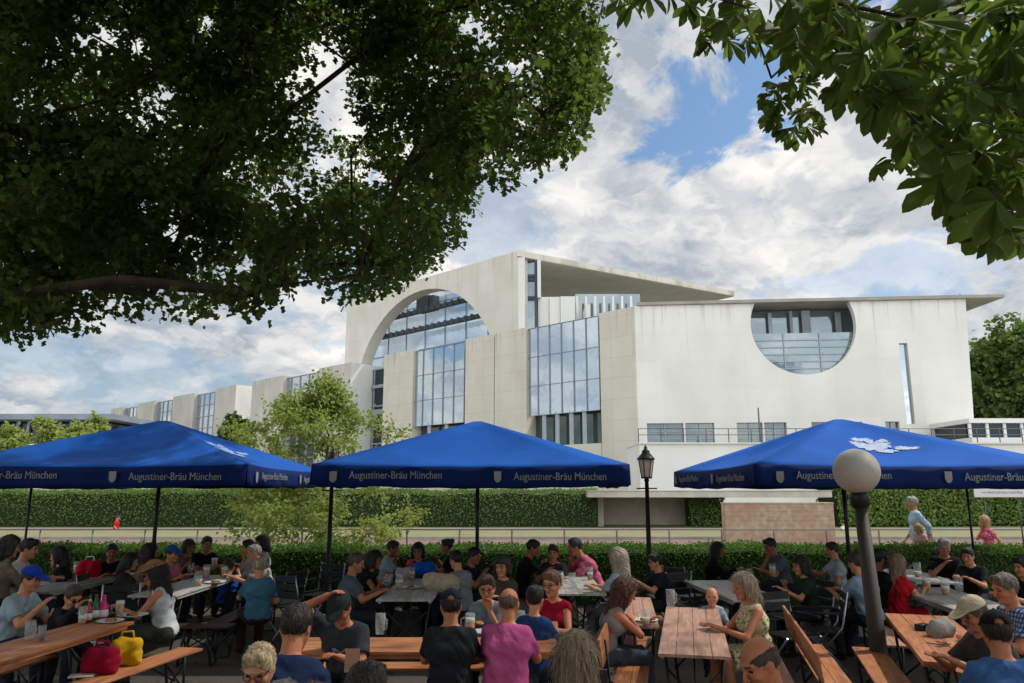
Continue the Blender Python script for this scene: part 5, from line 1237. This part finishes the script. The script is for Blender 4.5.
parasol(4.86, 11.35, 2, 4.0, 2.36, 3.08, 'blue parasol at the right with a white emblem on its front slope', emblem=(0,))
parasol(at_d(30, 500, 13.9)[0], 13.9, 0, 2.8, 2.30, 2.74, 'rear parasol behind the left one, only its thin pole showing', lettering=False, vh=.2)
parasol(at_d(963, 500, 14.0)[0], 13.85, 0, 2.8, 2.30, 2.74, 'rear parasol behind the right one, only its thin pole showing', lettering=False, vh=.2)
# ================================================================== lamps
M_iron = mat('cast_iron', '#16191a', '#24282a', scale=9, rough=.45, metallic=.4); M_lglass = mat('lantern_glass', '#c9b296', '#dcc8ac', scale=6, rough=.5)
def lantern(px, d, ytop, label):
    p = at_d(px, ytop, d); H = p[2]; root = empty('street_lantern', (p[0], d, 0), 0, label, 'street lamp', 'old lanterns along the hedge')
    m = MB(); m.lathe([(.14, 0), (.14, .05), (.09, .12), (.07, .5), (.045, .6), (.035, H-.62), (.05, H-.60), (.03, H-.56)], n=10); m.tube([(-.18, 0, H-.74), (.18, 0, H-.74)], .012, 6); m.build('post', M_iron, root)
    m = MB(); z = H-.54
    m.lathe([(.085, z), (.13, z+.30)], n=6, smooth=False); m.build('lantern_panes', M_lglass, root)
    m = MB()
    for k in range(6):
        a = k*math.pi/3; m.tube([(.088*math.cos(a), .088*math.sin(a), z-.01), (.134*math.cos(a), .134*math.sin(a), z+.31)], .009, 5)
    m.lathe([(.10, z-.03), (.10, z)], n=6, smooth=False); m.lathe([(.165, z+.30), (.15, z+.33), (.07, z+.42), (.075, z+.45), (.035, z+.48), (.03, z+.51), (.008, z+.56)], n=10); m.build('lantern_frame', M_iron, root)
lantern(645.5, 13.6, 446, 'black lantern post right of the middle parasol'); lantern(333.5, 13.6, 448, 'black lantern post at the left corner of the middle parasol')
def globe_lamp():
    d = 8.1; p = at_d(856.5, 471, d); root = empty('globe_lamp', (p[0]+.085, d, 0), 0, 'tall brown lamp pole with a big white globe at the right', 'street lamp'); r = 20.0/F_PX*np.linalg.norm(p-np.array([0, 0, EYE]))
    m = MB(); zt = p[2]-r; m.lathe([(.15, 0), (.11, .06), (.09, .10), (.064, zt-.14)], n=16); m.build('pole', mat('pole_brown', '#2c2420', '#443832', scale=4, rough=.6, bump=.3, bscale=9, stretch=(1, 1, .2), c3='#6d655c', c3scale=1.4), root)
    m = MB(); m.lathe([(.066, zt-.14), (.095, zt-.12), (.095, zt-.02), (.075, zt+.03)], n=16); m.build('collar', M_iron, root)
    m = MB(); m.lathe([(r*math.sin(t), p[2]-r*math.cos(t)) for t in np.linspace(.18, math.pi-.02, 20)], n=28); g = m.build('globe', mat('globe_glass', '#a9a49b', '#bfb9af', scale=3, rough=.6, spec=.3), root)
globe_lamp()
for o in COL.objects:
    if o.name == 'globe_lamp': o.rotation_euler = (0, -math.atan(.085/2.2), 0)
# white sign board at the far right behind the bushes' front
root = empty('sign_board', tuple(at_d(1003, 540, 30)*np.array([1, 1, 0])), 0, 'white board with a faint line of grey blue print at the right edge', 'sign'); z = at_d(1003, 492, 30)[2]
m = MB(); m.box((.15, 0, z), (2.1, .05, .40)); m.build('board', m_white, root, bevel=.01); m = MB()
rr = random.Random(3); xx = -.62
while xx < .95: wv = rr.uniform(.03, .10); m.box((xx+wv/2, -.027, z-.02+rr.uniform(-.01, .01)), (wv, .006, rr.uniform(.05, .09))); xx += wv+.02
m.build('print', mat('print_bluegrey', '#8d9bb0', '#9aa8bd'), root); m = MB(); m.tube([(-.5, 0.04, 0), (-.5, 0.04, z)], .03, 6); m.tube([(.8, .04, 0), (.8, .04, z)], .03, 6); m.build('posts', m_steel, root)
# ================================================================== things on the tables and benches
M_gl = bpy.data.materials.new('clear_glass'); M_gl.use_nodes = True; _n = M_gl.node_tree.nodes; _l = M_gl.node_tree.links; _t = _n.new('ShaderNodeBsdfTransparent'); _t.inputs[0].default_value = (.93, .95, .95, 1); _m = _n.new('ShaderNodeMixShader'); _m.inputs[0].default_value = .22
_n['Principled BSDF'].inputs['Roughness'].default_value = .05; _n['Principled BSDF'].inputs['Base Color'].default_value = (.75, .78, .78, 1); _l.new(_t.outputs[0], _m.inputs[1]); _l.new(_n['Principled BSDF'].outputs[0], _m.inputs[2]); _l.new(_m.outputs[0], _n['Material Output'].inputs['Surface'])
M_beer = mat('beer', '#b8741a', '#c98526', rough=.2); M_foam = mat('foam', '#d8d2c4', '#e6e1d6', scale=30, rough=.8); M_dkdrink = mat('dark_drink', '#2a120a', '#3a1a0e', rough=.2); M_plate = mat('plate_white', '#c4c3be', '#d2d1cc', rough=.3)
def glass(px, py, label, drink='beer', z=.78, fill=.6, sc=1.0):
    p = at_z(px, py, z); root = empty('beer_glass', tuple(p), rng.uniform(0, 6), label, 'glass', 'glasses on the tables')
    m = MB(); m.lathe([(.034*sc, 0), (.040*sc, .06*sc), (.042*sc, .16*sc)], n=14); m.build('glass', M_gl, root); m = MB(); m.tube([(.04*sc, 0, .13*sc), (.075*sc, 0, .12*sc), (.075*sc, 0, .05*sc), (.038*sc, 0, .04*sc)], .007*sc, 6); m.build('handle', M_gl, root)
    if drink:
        m = MB(); hz = .155*sc*fill; m.lathe([(.030*sc, .008), (.036*sc, hz)], n=12); m.build('drink', M_beer if drink == 'beer' else M_dkdrink, root)
        if drink == 'beer': m = MB(); m.lathe([(.037*sc, hz+.002), (.038*sc, hz+.03*sc)], n=12); m.build('foam', M_foam, root)
glass(119, 617, 'beer glass at the elbow of the long haired woman', fill=.8); glass(29, 640, 'empty glass in front of the man in the bright blue cap', None); glass(41, 641, 'glass of dark drink right of the empty glass', 'dark', sc=.8); glass(82, 624, 'glass with little beer left of the pink bottle', fill=.3)
glass(927, 591, 'left one of the two beer glasses beside the woman in red', fill=.5, sc=1.25); glass(946, 595, 'right one of the two beer glasses beside the woman in red', fill=.35, sc=1.25); glass(918, 577, 'glass on the rear table in front of the grey haired man', fill=.2, sc=1.3); glass(671, 608, 'empty glass at the far end of the bare pinkish table', None, sc=1.2)
glass(560, 586, 'beer mug on the table of the leaning man in pink', fill=.7, sc=1.2); glass(572, 588, 'empty mug right of the beer mug', None, sc=1.2); glass(206, 578, 'beer glass in the middle of the crowded table', fill=.6, sc=1.2); glass(198, 586, 'beer glass at the near left of the crowded table', fill=.3, sc=1.2); glass(214, 570, 'beer glass at the far end of the crowded table', fill=.8, sc=1.2); glass(61, 576, 'beer glass left of the red bag', fill=.6, sc=1.2)
glass(399, 590, 'glass at the near end of the table with the bags', fill=.5, sc=1.2); glass(773, 577, 'beer glass in front of the man with his hand at his mouth', fill=.6, sc=1.2); glass(646, 626, 'glass by the hands of the curly haired woman', fill=.3)
for px, py, dr, fl, lb in ((738, 586, 'beer', .6, 'beer glass in the middle of the table before the woman in black'), (750, 582, None, 0, 'empty glass at the far right of the table before the woman in black'), (412, 580, 'beer', .5, 'beer glass between the whitish bag and the blue bag'), (388, 588, 'dark', .5, 'dark drink at the near left corner of the table with the bags'),
        (76, 573, 'beer', .5, 'beer glass directly left of the red bag base'), (108, 573, 'dark', .5, 'dark drink right of the red bag'), (224, 578, 'beer', .7, 'beer glass at the right edge of the crowded table'), (190, 575, 'dark', .4, 'dark drink before the dark haired leaning woman'), (590, 580, 'beer', .4, 'beer glass at the right edge of the leaning man table'),
        (470, 634, 'beer', .6, 'beer glass just right of the black t-shirt shoulder'), (520, 631, 'beer', .4, 'beer glass between the bald man and the blue top'), (380, 634, None, 0, 'empty glass at the left part of the long middle table'), (960, 592, None, 0, 'empty glass at the right of the two beer glasses')):
    glass(px, py, lb, dr, fill=fl, sc=1.1)
def bottle(px, py, h, r, body, capc, label, nm='bottle'):
    p = at_z(px, py, .78); root = empty(nm, tuple(p), 0, label, 'bottle'); m = MB(); m.lathe([(r, 0), (r, h*.55), (r*.45, h*.75), (r*.38, h*.92)], n=12); m.build('body', mat('bottle_'+body, shade(body, .9), body, rough=.25), root)
    m = MB(); m.lathe([(r*.42, h*.92), (r*.40, h)], n=10); m.build('cap', mat('bottle_'+capc, shade(capc, .9), capc, rough=.4), root); m = MB(); m.lathe([(r*1.03, h*.15), (r*1.03, h*.42)], n=12); m.build('label', M_plate, root)
bottle(88, 623, .22, .033, '#9a1d1a', '#c9c5bd', 'red sauce bottle beside the green bottle'); bottle(94.5, 621, .25, .033, '#1f5a2c', '#b01c1c', 'green bottle between the red and the pink one'); bottle(102, 620, .24, .05, '#c0226c', '#c23a7a', 'big pink bottle on the table of the man in the blue cap')
def plate(px, py, label, r=.13):
    p = at_z(px, py, .782); root = empty('plate', tuple(p), 0, label, 'plate', 'white plates on the tables'); m = MB(); m.lathe([(r*.6, 0), (r, .018), (r*.96, .020), (r*.6, .006)], n=22); m.build('dish', M_plate, root)
    m = MB(); rr = np.random.default_rng(int(px)); 
    for _ in range(7): a, q = rr.uniform(0, 6.3), rr.uniform(0, r*.45); m.lathe([(.02, 0), (.026, .012), (.012, .026)], (q*math.cos(a), q*math.sin(a), .007), n=7)
    m.build('food', mat('food_brown', '#6b4423', '#9c7038', scale=20, rough=.6), root)
plate(110, 622, 'white plate left of the beer glass of the long haired woman'); plate(133, 616, 'white plate in front of the long haired woman', .15); plate(645, 621, 'white plate at the hands of the curly haired woman'); plate(488, 633, 'white plate between the black shirted man and the man in pink', .15); plate(215, 583, 'white plate on the crowded table', .15); plate(72, 580, 'white plate on the table with the red bag', .15); plate(560, 578, 'white plate before the leaning man in pink', .14); plate(412, 588, 'white plate in front of the bags', .15)
def blobbag(nm, px, py, z, size, color, label, cat='bag', rz=0, handle=True, color2=None):
    p = at_z(px, py, z); root = empty(nm, (p[0], p[1], z), R(rz), label, cat); sx, sy, sz = size; h_ = .014; F_ = Field(h_)
    r_ = min(sx, sy)*.32
    for x_ in (-1, 1): F_.cone((x_*(sx/2-r_), -sy*.1, r_), (x_*(sx/2-r_)*.8, sy*.05, sz-r_*.8), r_, r_*.75, k=.05)
    F_.cone((-sx/2+r_, 0, r_), (sx/2-r_, 0, r_), r_*1.05, k=.05); F_.cone((-sx/2+r_*1.4, 0, sz*.55), (sx/2-r_*1.4, 0, sz*.55), r_*1.1, k=.06); F_.cone((-sx/3, 0, sz-r_), (sx/3, 0, sz-r_), r_*.75, k=.05)
    V, Fq = F_.mesh(disp=lambda Q: .012*np.sin(Q[..., 0]*38+2*np.sin(Q[..., 2]*25))*np.sin(Q[..., 2]*30+Q[..., 1]*12)); np_mesh('body', V, Fq, fabric(color), parent=root)
    if handle: m = MB(); m.tube([(-sx*.22, 0, sz*.9), (-sx*.16, 0, sz*1.22), (sx*.16, 0, sz*1.22), (sx*.22, 0, sz*.9)], .010, 6); m.build('handle', fabric(color2 or color), root)
blobbag('shoulder_bag', 100, 673, .465, (.32, .20, .22), '#8f1430', 'crimson bag on the orange bench'); blobbag('shopping_bag', 125, 665, .465, (.27, .18, .24), '#c79a1e', 'yellow bag right of the crimson bag', rz=20)
blobbag('picnic_bag', 88, 577, .78, (.34, .22, .24), '#b0142c', 'red bag on the pale grey table', color2='#d8d4cc'); blobbag('plastic_bag', 424, 576, .78, (.32, .22, .20), '#2458c8', 'blue plastic bag on the grey table', handle=False); blobbag('plastic_bag', 415, 573, .78, (.26, .18, .20), '#c8386a', 'pink plastic bag behind the blue one', handle=False); blobbag('plastic_bag', 403, 578, .78, (.18, .15, .14), '#b5aeb0', 'small whitish plastic bag left of the blue one', handle=False)
blobbag('jacket', 441, 590, .78, (.55, .30, .16), '#b3a48c', 'beige jacket lying over the table end', 'jacket', rz=-40, handle=False); blobbag('backpack', 436, 640, .0, (.40, .3, .5), '#1e1f22', 'black backpack on the ground under the beige jacket', rz=-20); blobbag('cool_bag', 402, 640, .0, (.62, .34, .42), '#5c5f5a', 'grey cool box bag on the ground below the loaded grey table')
blobbag('sun_hat', 941, 636, .78, (.22, .20, .10), '#8f8d88', 'crumpled grey hat on the orange brown table', 'hat', rz=25, handle=False); 
m = MB(); m.box((0, 0, .028), (.13, .085, .055)); root = m.build('camera', mat('camera_black', '#131416', '#1f2023', rough=.4), bevel=.008); root.location = tuple(at_z(923, 630, .781)); root.rotation_euler.z = .5; tag(root, 'small black camera left of the grey hat', 'camera'); m = MB(); m.lathe([(.032, 0), (.03, .05), (.02, .052)], n=14); ln_ = m.build('lens', mat('camera_black', '#131416'), root); ln_.rotation_euler = (math.pi/2, 0, 0); ln_.location = (0, -.04, .03)
p = at_z(944, 646, .781); root = empty('sunglasses', tuple(p), .4, 'dark sunglasses in front of the grey hat', 'sunglasses'); m = MB()
for q in (-1, 1): m.lathe([(.028, 0), (.028, .006)], (q*.036, 0, .012), n=12); 
m.build('lenses', mat('glasses_dark', '#0c0c0e', rough=.15, spec=.6), root); m = MB(); m.tube([(-.062, 0, .016), (-.06, .12, .01)], .004, 5); m.tube([(.062, 0, .016), (.06, .12, .01)], .004, 5); m.tube([(-.01, 0, .016), (.01, 0, .016)], .004, 5); m.build('frame', mat('glasses_dark', '#0c0c0e'), root)
p = at_z(351.5, 672, .782); root = empty('menu_card', tuple(p), .1, 'brown menu card standing on the nearest table', 'menu'); m = MB(); m.box((0, 0, .075), (.10, .004, .15), M=Matrix.Rotation(-.2, 3, 'X')); m.box((0, .05, .075), (.10, .004, .15), M=Matrix.Rotation(.2, 3, 'X')); m.build('card', mat('card_brown', '#96705a', '#a88068', scale=3), root)
for px, py, z, lb in ((94, 643, .462, 'white paper on the bench behind the crimson bag'), (82, 676, .462, 'white napkin on the near end of the orange bench')):
    m = MB(); m.box((0, 0, .006), (.20, .14, .010)); o = m.build('napkin', M_plate, bevel=.003); o.location = tuple(at_z(px, py, z+.001)); o.rotation_euler.z = .3; tag(o, lb, 'napkin')
# ================================================================== people
G = 'guests seated at the beer garden tables'
def P(label, px, py, yaw, **k): return person(label, px, py, yaw, group=G, **k)
# --- left table
P('man in a bright blue cap and pale blue shirt at the left table', 31, 579, -95, cap='#1c3f9c', hc='#3a2a20', top='#93a4ad', arms=('table', 'food'), lean=.22, sc=1.04, hpitch=.25)
P('woman with very long dark hair, a brown sun hat and a white tank top', 154, 573, 100, fem=True, hair='curly', hc='#15100d', hat='#7a5c44', top='#b9bfc2', sleeve=0, legs='#3c4038', arms=('table', 'chin'), lean=.25, hpitch=.35, skin='#a8745a', sc=1.04, glasses='sun')
P('child with sunglasses pushed up behind the left table, in a dark jacket', 73, 597, -120, sc=.80, d=8.0, kid=True, hc='#4a3626', top='#25262a', sleeve=1, arms=('food', 'table'), lean=.3, hpitch=.4, glasses='sun')
P('dark haired person in a brownish top at the left edge', 10, 547, -40, d=9.5, sc=1.06, hc='#1d1511', hair='bob', fem=True, top='#6e5f55', sleeve=1, lean=.1)
P('person in a white shirt turned away behind the man in the blue cap', 29, 549, -75, d=9.9, sc=1.06, hc='#1b1512', top='#c6bdbd', sleeve=1, lean=.25, arms=('table', 'table'), legs='#2c3a55')
P('dark haired woman facing the table with the red bag', 58, 556, 95, fem=True, hair='bob', hc='#17110e', top='#2c2a2d', sleeve=.5, lean=.2, arms=('table', 'chin'))
P('person in a pale sleeve cut by the left edge', -12, 588, -60, d=8.3, top='#b5b0ac', sleeve=1, hc='#2e241c', lean=.2)
# --- crowded table
P('person with curly brown hair partly hidden behind the brown sun hat', 150, 553, -60, fem=True, hair='curly', hc='#3a281e', top='#8a6a5a', lean=.2)
P('person with a blue visor and a pink top at the crowded table', 172, 554, -110, fem=True, cap='#2a5aa8', hair='short', hc='#35261d', top='#c06a84', lean=.25, arms=('table', 'table'), sleeve=.35)
P('dark haired woman leaning in at the crowded table', 189, 547, -120, fem=True, hair='bob', hc='#1d1512', top='#6d5a52', sleeve=.2, lean=.3, arms=('table', 'food'), skin='#9b6b52')
P('man in a black shirt upright at the crowded table', 207, 544, -140, hc='#201711', top='#141517', lean=.2, sc=1.04, arms=('table', 'cross'), skin='#94664e')
P('child with brown hair and a bright blue shirt seen from behind', 229, 567, 5, kid=True, sc=.80, hc='#241a14', top='#2456b8', sleeve=.4, lean=.05)
P('dark haired man half hidden behind the patterned shirt', 248, 547, 110, hc='#1b1410', top='#a9acae', lean=.2, arms=('chin', 'table'))
P('woman in a white patterned shirt at the far right of the crowded table', 261, 543, 115, fem=True, hair='bob', hc='#261a14', topmat=pattern('floral', '#b9b4ae', '#55565c', '#8a8078'), lean=.15, sc=1.03)
P('grey blonde person in a teal shirt seen from behind', 259, 567, 30, hair='short', hc='#a89478', top='#3f6a80', lean=.12, sc=.96, legs='#3a2a28', arms=('table', 'lap'))
P('pale haired person between the teal shirt and the patterned shirt', 254, 553, 120, hair='short', hc='#9a948c', top='#8b8784', lean=.15)
# --- grey table with bags
P('man with short grey brown hair in a grey t-shirt facing right', 356, 563, -80, hc='#4c3d33', top='#4d5560', lean=.2, arms=('table', 'table'), sc=1.03, skin='#9c6e58')
P('woman with dark hair beside the man in the grey t-shirt', 375, 560, -95, fem=True, hair='bob', hc='#120e0c', top='#1c1c20', sleeve=.2, lean=.3, arms=('table', 'food'), skin='#8c604a')
P('man in a white shirt with his hand at his chin', 393, 548, -95, hc='#211813', top='#9fadba', lean=.2, arms=('lap', 'chin'), hpitch=.25, skin='#8f624c')
P('woman in black with dark hair tied up at the bag table', 447, 546, 90, fem=True, hair='short', bun=True, hc='#120d0b', top='#101113', lean=.28, arms=('table', 'food'), skin='#94654e')
P('dark haired person with a grey back turned to the camera', 456, 560, 50, hc='#14100e', hair='short', top='#85868c', lean=.2)
# --- long table in the middle
P('man in a navy cap and charcoal t-shirt seen from behind', 451, 606, 4, cap='#1a2233', hc='#241a15', top='#25282c', lean=.08, legs='#262a33', sc=1.02, skin='#a9765c')
P('bald man in a magenta pink t-shirt seen from behind', 509, 604, -12, hair='fringe', hc='#6e5646', top='#c05a8e', lean=.2, sc=1.03, skin='#b07a60', belly=.015, arms=('table', 'table'))
P('woman smiling with her hand at her mouth across the table', 487, 588, 178, fem=True, hair='short', hc='#3a2a20', top='#6e7f86', sleeve=.5, arms=('chin', 'table'), lean=.3, hpitch=.15, glasses='clear', skin='#b47f68')
P('dark haired woman with a bun in a blue top seen from behind', 535, 599, -20, fem=True, hair='short', bun=True, hc='#1c1512', top='#26406a', lean=.1, sc=.97)
P('woman with reddish short hair, glasses and a dark red top', 552, 584, 160, fem=True, hair='short', hc='#7a5138', top='#9a1730', sleeve=.1, lean=.12, arms=('table', 'lap'), glasses='clear', hyaw=-15, skin='#c08a70', sc=1.03)
# --- nearest table
P('man in a dark grey cap and dark t-shirt with a white print, looking down', 340, 608, 172, cap='#26292b', hc='#1f1713', top='#33383c', lean=.38, hpitch=.55, arms=('table', 'head'), skin='#a06e56', sc=1.04)
P('man in a navy t-shirt leaning forward, seen from behind', 296, 628, -4, hc='#2a1d16', top='#1d2c4a', lean=.35, sc=1.13, arms=('table', 'table'), hpitch=.3, skin='#a8745c')
P('woman with pale blonde swept hair at the bottom edge', 259, 668, 178, fem=True, hair='short', hc='#c3ad86', top='#c0a890', lean=.1, hpitch=.4, glasses='clear', skin='#b98a72')
P('grey haired head just above the bottom edge beside the blonde woman', 283, 713, 20, hc='#8d857a', top='#777777', lean=.1, d=3.3)
P('brown haired head at the bottom edge under the navy shirt', 312, 715, 0, hc='#6a5140', top='#6c5f58', lean=.1, d=3.3)
P('dark brown haired head cut by the bottom edge at the nearest table', 366, 694, -8, hc='#2e1e16', top='#3b3b3f', lean=.1, d=3.25, hair='short')
P('woman with long straight grey brown hair close to the camera', 577, 658, -25, fem=True, hair='long', hc='#978167', top='#b8a183', lean=.12, d=4.0, sleeve=.5)
P('bald man with a grey fringe of hair at the bottom edge', 760, 664, 105, hair='fringe', hc='#574439', top='#c9c2b8', lean=.3, hpitch=.35, d=3.75, skin='#b0795c', arms=('food', 'table'))
# --- middle right
P('woman with curly reddish brown hair leaning on the table', 626, 592, -85, fem=True, hair='curly', hc='#5a3524', top='#8d8a88', sleeve=0, lean=.38, hpitch=.35, arms=('table', 'cross'), skin='#b57b60', legs='#4b5663')
P('bald baby in a pale blue shirt behind the bare table', 712, 597, 165, kid=True, sc=.68, hair='bald', hc='#8a6a50', top='#8fa5b5', arms=('lap', 'lap'), lean=.05, skin='#c9977f', d=8.75)
P('woman with a grey blonde bob in a yellow flowered sleeveless dress', 743, 587, 100, fem=True, hair='bob', hc='#a08c74', dress=True, topmat=pattern('floral', '#c2b78e', '#6e7a4a', '#d9d3bf'), sleeve=0, lean=.22, arms=('table', 'table'), skin='#b27c62', sc=1.03)
P('man in a black shirt with one pale sleeve facing right at the rear', 533, 548, -95, hc='#251b15', top='#17181a', lean=.28, sc=1.05, arms=('table', 'food'), hpitch=.3, skin='#9b6a52')
P('man in a pink shirt leaning far over the rear table', 575, 547, 95, hc='#3a322d', top='#c0637f', lean=.5, sc=1.12, arms=('table', 'food'), hpitch=.1, skin='#a8745c', legs='#8f8778')
P('woman with grey curls in a pale blue top turned away', 617, 559, 50, fem=True, hair='curly', hc='#b3a694', top='#9cb0bc', lean=.08, sc=1.04, legs='#5a5f66')
P('small person in the shade behind the smiling woman', 502, 567, 160, hc='#3b2b22', top='#4a3f3a', lean=.15, fem=True, hair='bob')
P('woman in black with long dark hair facing the hedge side', 718, 550, -105, fem=True, hair='long', hc='#14100e', top='#131416', sleeve=1, lean=.28, arms=('table', 'table'), skin='#8d604a')
P('dark haired man in a grey shirt with his hand at his mouth', 770, 546, 105, hc='#1a1310', top='#5c646e', lean=.3, sc=1.05, arms=('table', 'chin'), hpitch=.25, skin='#94664e')
P('person in a pale shirt left of the right parasol pole', 832, 550, 80, hc='#2b1f18', top='#9aa6ae', lean=.1, arms=('lap', 'table'))
P('person in a pale blue shirt half hidden by the lamp pole', 856, 563, 30, hc='#40342c', top='#7f95a8', lean=.2, sc=1.04)
P('man in black right behind the lamp pole', 880, 559, -80, hc='#120e0c', top='#131417', lean=.1, sc=1.04, skin='#7e5543')
P('woman in a bright red dress with straight pale brown hair', 898, 564, -65, fem=True, hair='long', hc='#8c765e', dress=True, top='#b01a28', sleeve=.3, lean=.15, arms=('lap', 'table'), sc=1.0)
P('grey haired man in a dark shirt by the hedge', 944, 547, 160, hc='#9a9690', top='#1b1c1f', lean=.25, sc=1.08, hpitch=.3, arms=('table', 'food'), skin='#a07660')
P('dark haired head at the right edge before the hedge', 1022, 567, 100, hc='#15110f', top='#1d1e22', lean=.1)
P('man with short grey brown hair in a blue plaid shirt', 1005, 589, 95, hc='#6d6258', topmat=pattern('plaid', '#4a6690', '#a9b8cc', '#22345c'), lean=.22, sc=1.08, hpitch=.2, skin='#b07a60', arms=('table', 'table'))
P('person in a beige cap looking left beside the black cap', 973, 614, 100, cap='#b3a48c', hc='#5a4a3c', top='#3f3a38', lean=.3, hpitch=.3, sc=1.0, skin='#a06e56', d=5.75)
P('man in a black cap and blue shirt close to the right bottom edge', 997, 633, -18, cap='#17191d', hc='#2a2019', top='#3f6496', lean=.2, sc=1.05, skin='#a8745c')
P('dark haired man in a dark shirt between the black shirt and the leaning pink shirt', 553, 553, 170, hc='#1a1411', top='#26272b', lean=.2, arms=('table', 'food'), skin='#94664e')
P('woman in dark clothes at the far end of the table with the bags', 418, 551, 175, fem=True, hair='bob', hc='#1b1411', top='#2b2d33', lean=.25, arms=('table', 'food'), skin='#94664e')
P('man with a dark shirt in the gap beside the red bag', 112, 552, -150, hc='#1d1612', top='#202124', lean=.2, arms=('table', 'table'), skin='#8f624c')
P('small dark haired woman low behind the long haired woman', 131, 562, -70, fem=True, hair='bob', hc='#17110e', top='#34302f', lean=.25, sc=.95)
P('dark haired person in a navy top right of the grey curls', 655, 562, 100, hc='#1d1612', top='#1f2633', lean=.2, arms=('table', 'table'), sc=.95)
P('woman in a dark green top behind the empty orange backrest', 800, 566, 95, fem=True, hair='bob', hc='#241a15', top='#2c3a30', lean=.2, arms=('table', 'food'), sc=.97)
P('dark haired man in charcoal at the far table behind the smiling woman', 474, 556, -110, hc='#15110e', top='#1c1d20', lean=.25, arms=('table', 'food'), skin='#8c604a')
P('man in a dark shirt leaning in beside the grey haired man by the hedge', 968, 556, 130, hc='#191411', top='#232428', lean=.3, arms=('table', 'table'), sc=1.0)
# --- print on the dark t-shirt
for o in list(COL.objects):
    if o.get('label', '').startswith('man in a dark grey cap'):
        lean = .38; t2 = np.array([0, math.sin(lean*1.35), math.cos(lean*1.35)]); C_ = np.array([0, 0, .545])+.27*np.array([0, math.sin(lean*.7), math.cos(lean*.7)])
        fwd = Vector((0, t2[2], -t2[1])); up = Vector(t2); side = fwd.cross(up)*-1; org = Vector(C_)*1.04+fwd*.150*1.04-up*.02
        right = up.cross(fwd); M = Matrix((right, up, fwd)).transposed().to_4x4(); M.translation = org-right*.07
        text_mesh('shirt_print', 'M', .13, M_print, o, M, width=.14, extrude=.004)
# --- walkers on the promenade
GW = 'people walking along the promenade'
person('tall man with grey hair in a pale blue shirt walking on the promenade', 912, 503, 75, pose='walk', hc='#b0aca4', top='#a9c3d8', sleeve=.8, legs='#a9b4be', lean=.05, arms=('swing', 'swing'), sc=1.03, hpitch=.1, d=16.2, group=GW)
person('small blonde child in front of the man in pale blue', 918, 529, 120, pose='walk', kid=True, sc=.64, hc='#b8935c', hair='bob', top='#b98a86', legs='#a99a94', lean=.1, arms=('swing', 'swing'), d=15.9, group=GW)
person('woman in a pink dress with blonde hair walking on the promenade', 984, 521, 80, pose='walk', fem=True, hair='long', hc='#b39464', top='#c9607a', topmat=pattern('floral', '#c45a72', '#d9a0a8', '#b0425e'), dress=True, sleeve=.4, lean=.08, arms=('swing', 'chin'), sc=.88, d=16.8, group=GW)
person('distant walker in a white shirt left of the brown lamp pole', 843, 523, 20, pose='walk', hc='#3a2c22', top='#c4cdd6', legs='#5b6470', lean=.05, arms=('swing', 'swing'), d=40, sc=.95, group=GW)
person('distant person in a red top on the path before the long hedge', 118, 517.5, -80, pose='walk', hc='#3a2c22', top='#b02a2e', legs='#5f7f96', lean=.05, arms=('swing', 'swing'), d=41, sc=.95, group=GW)
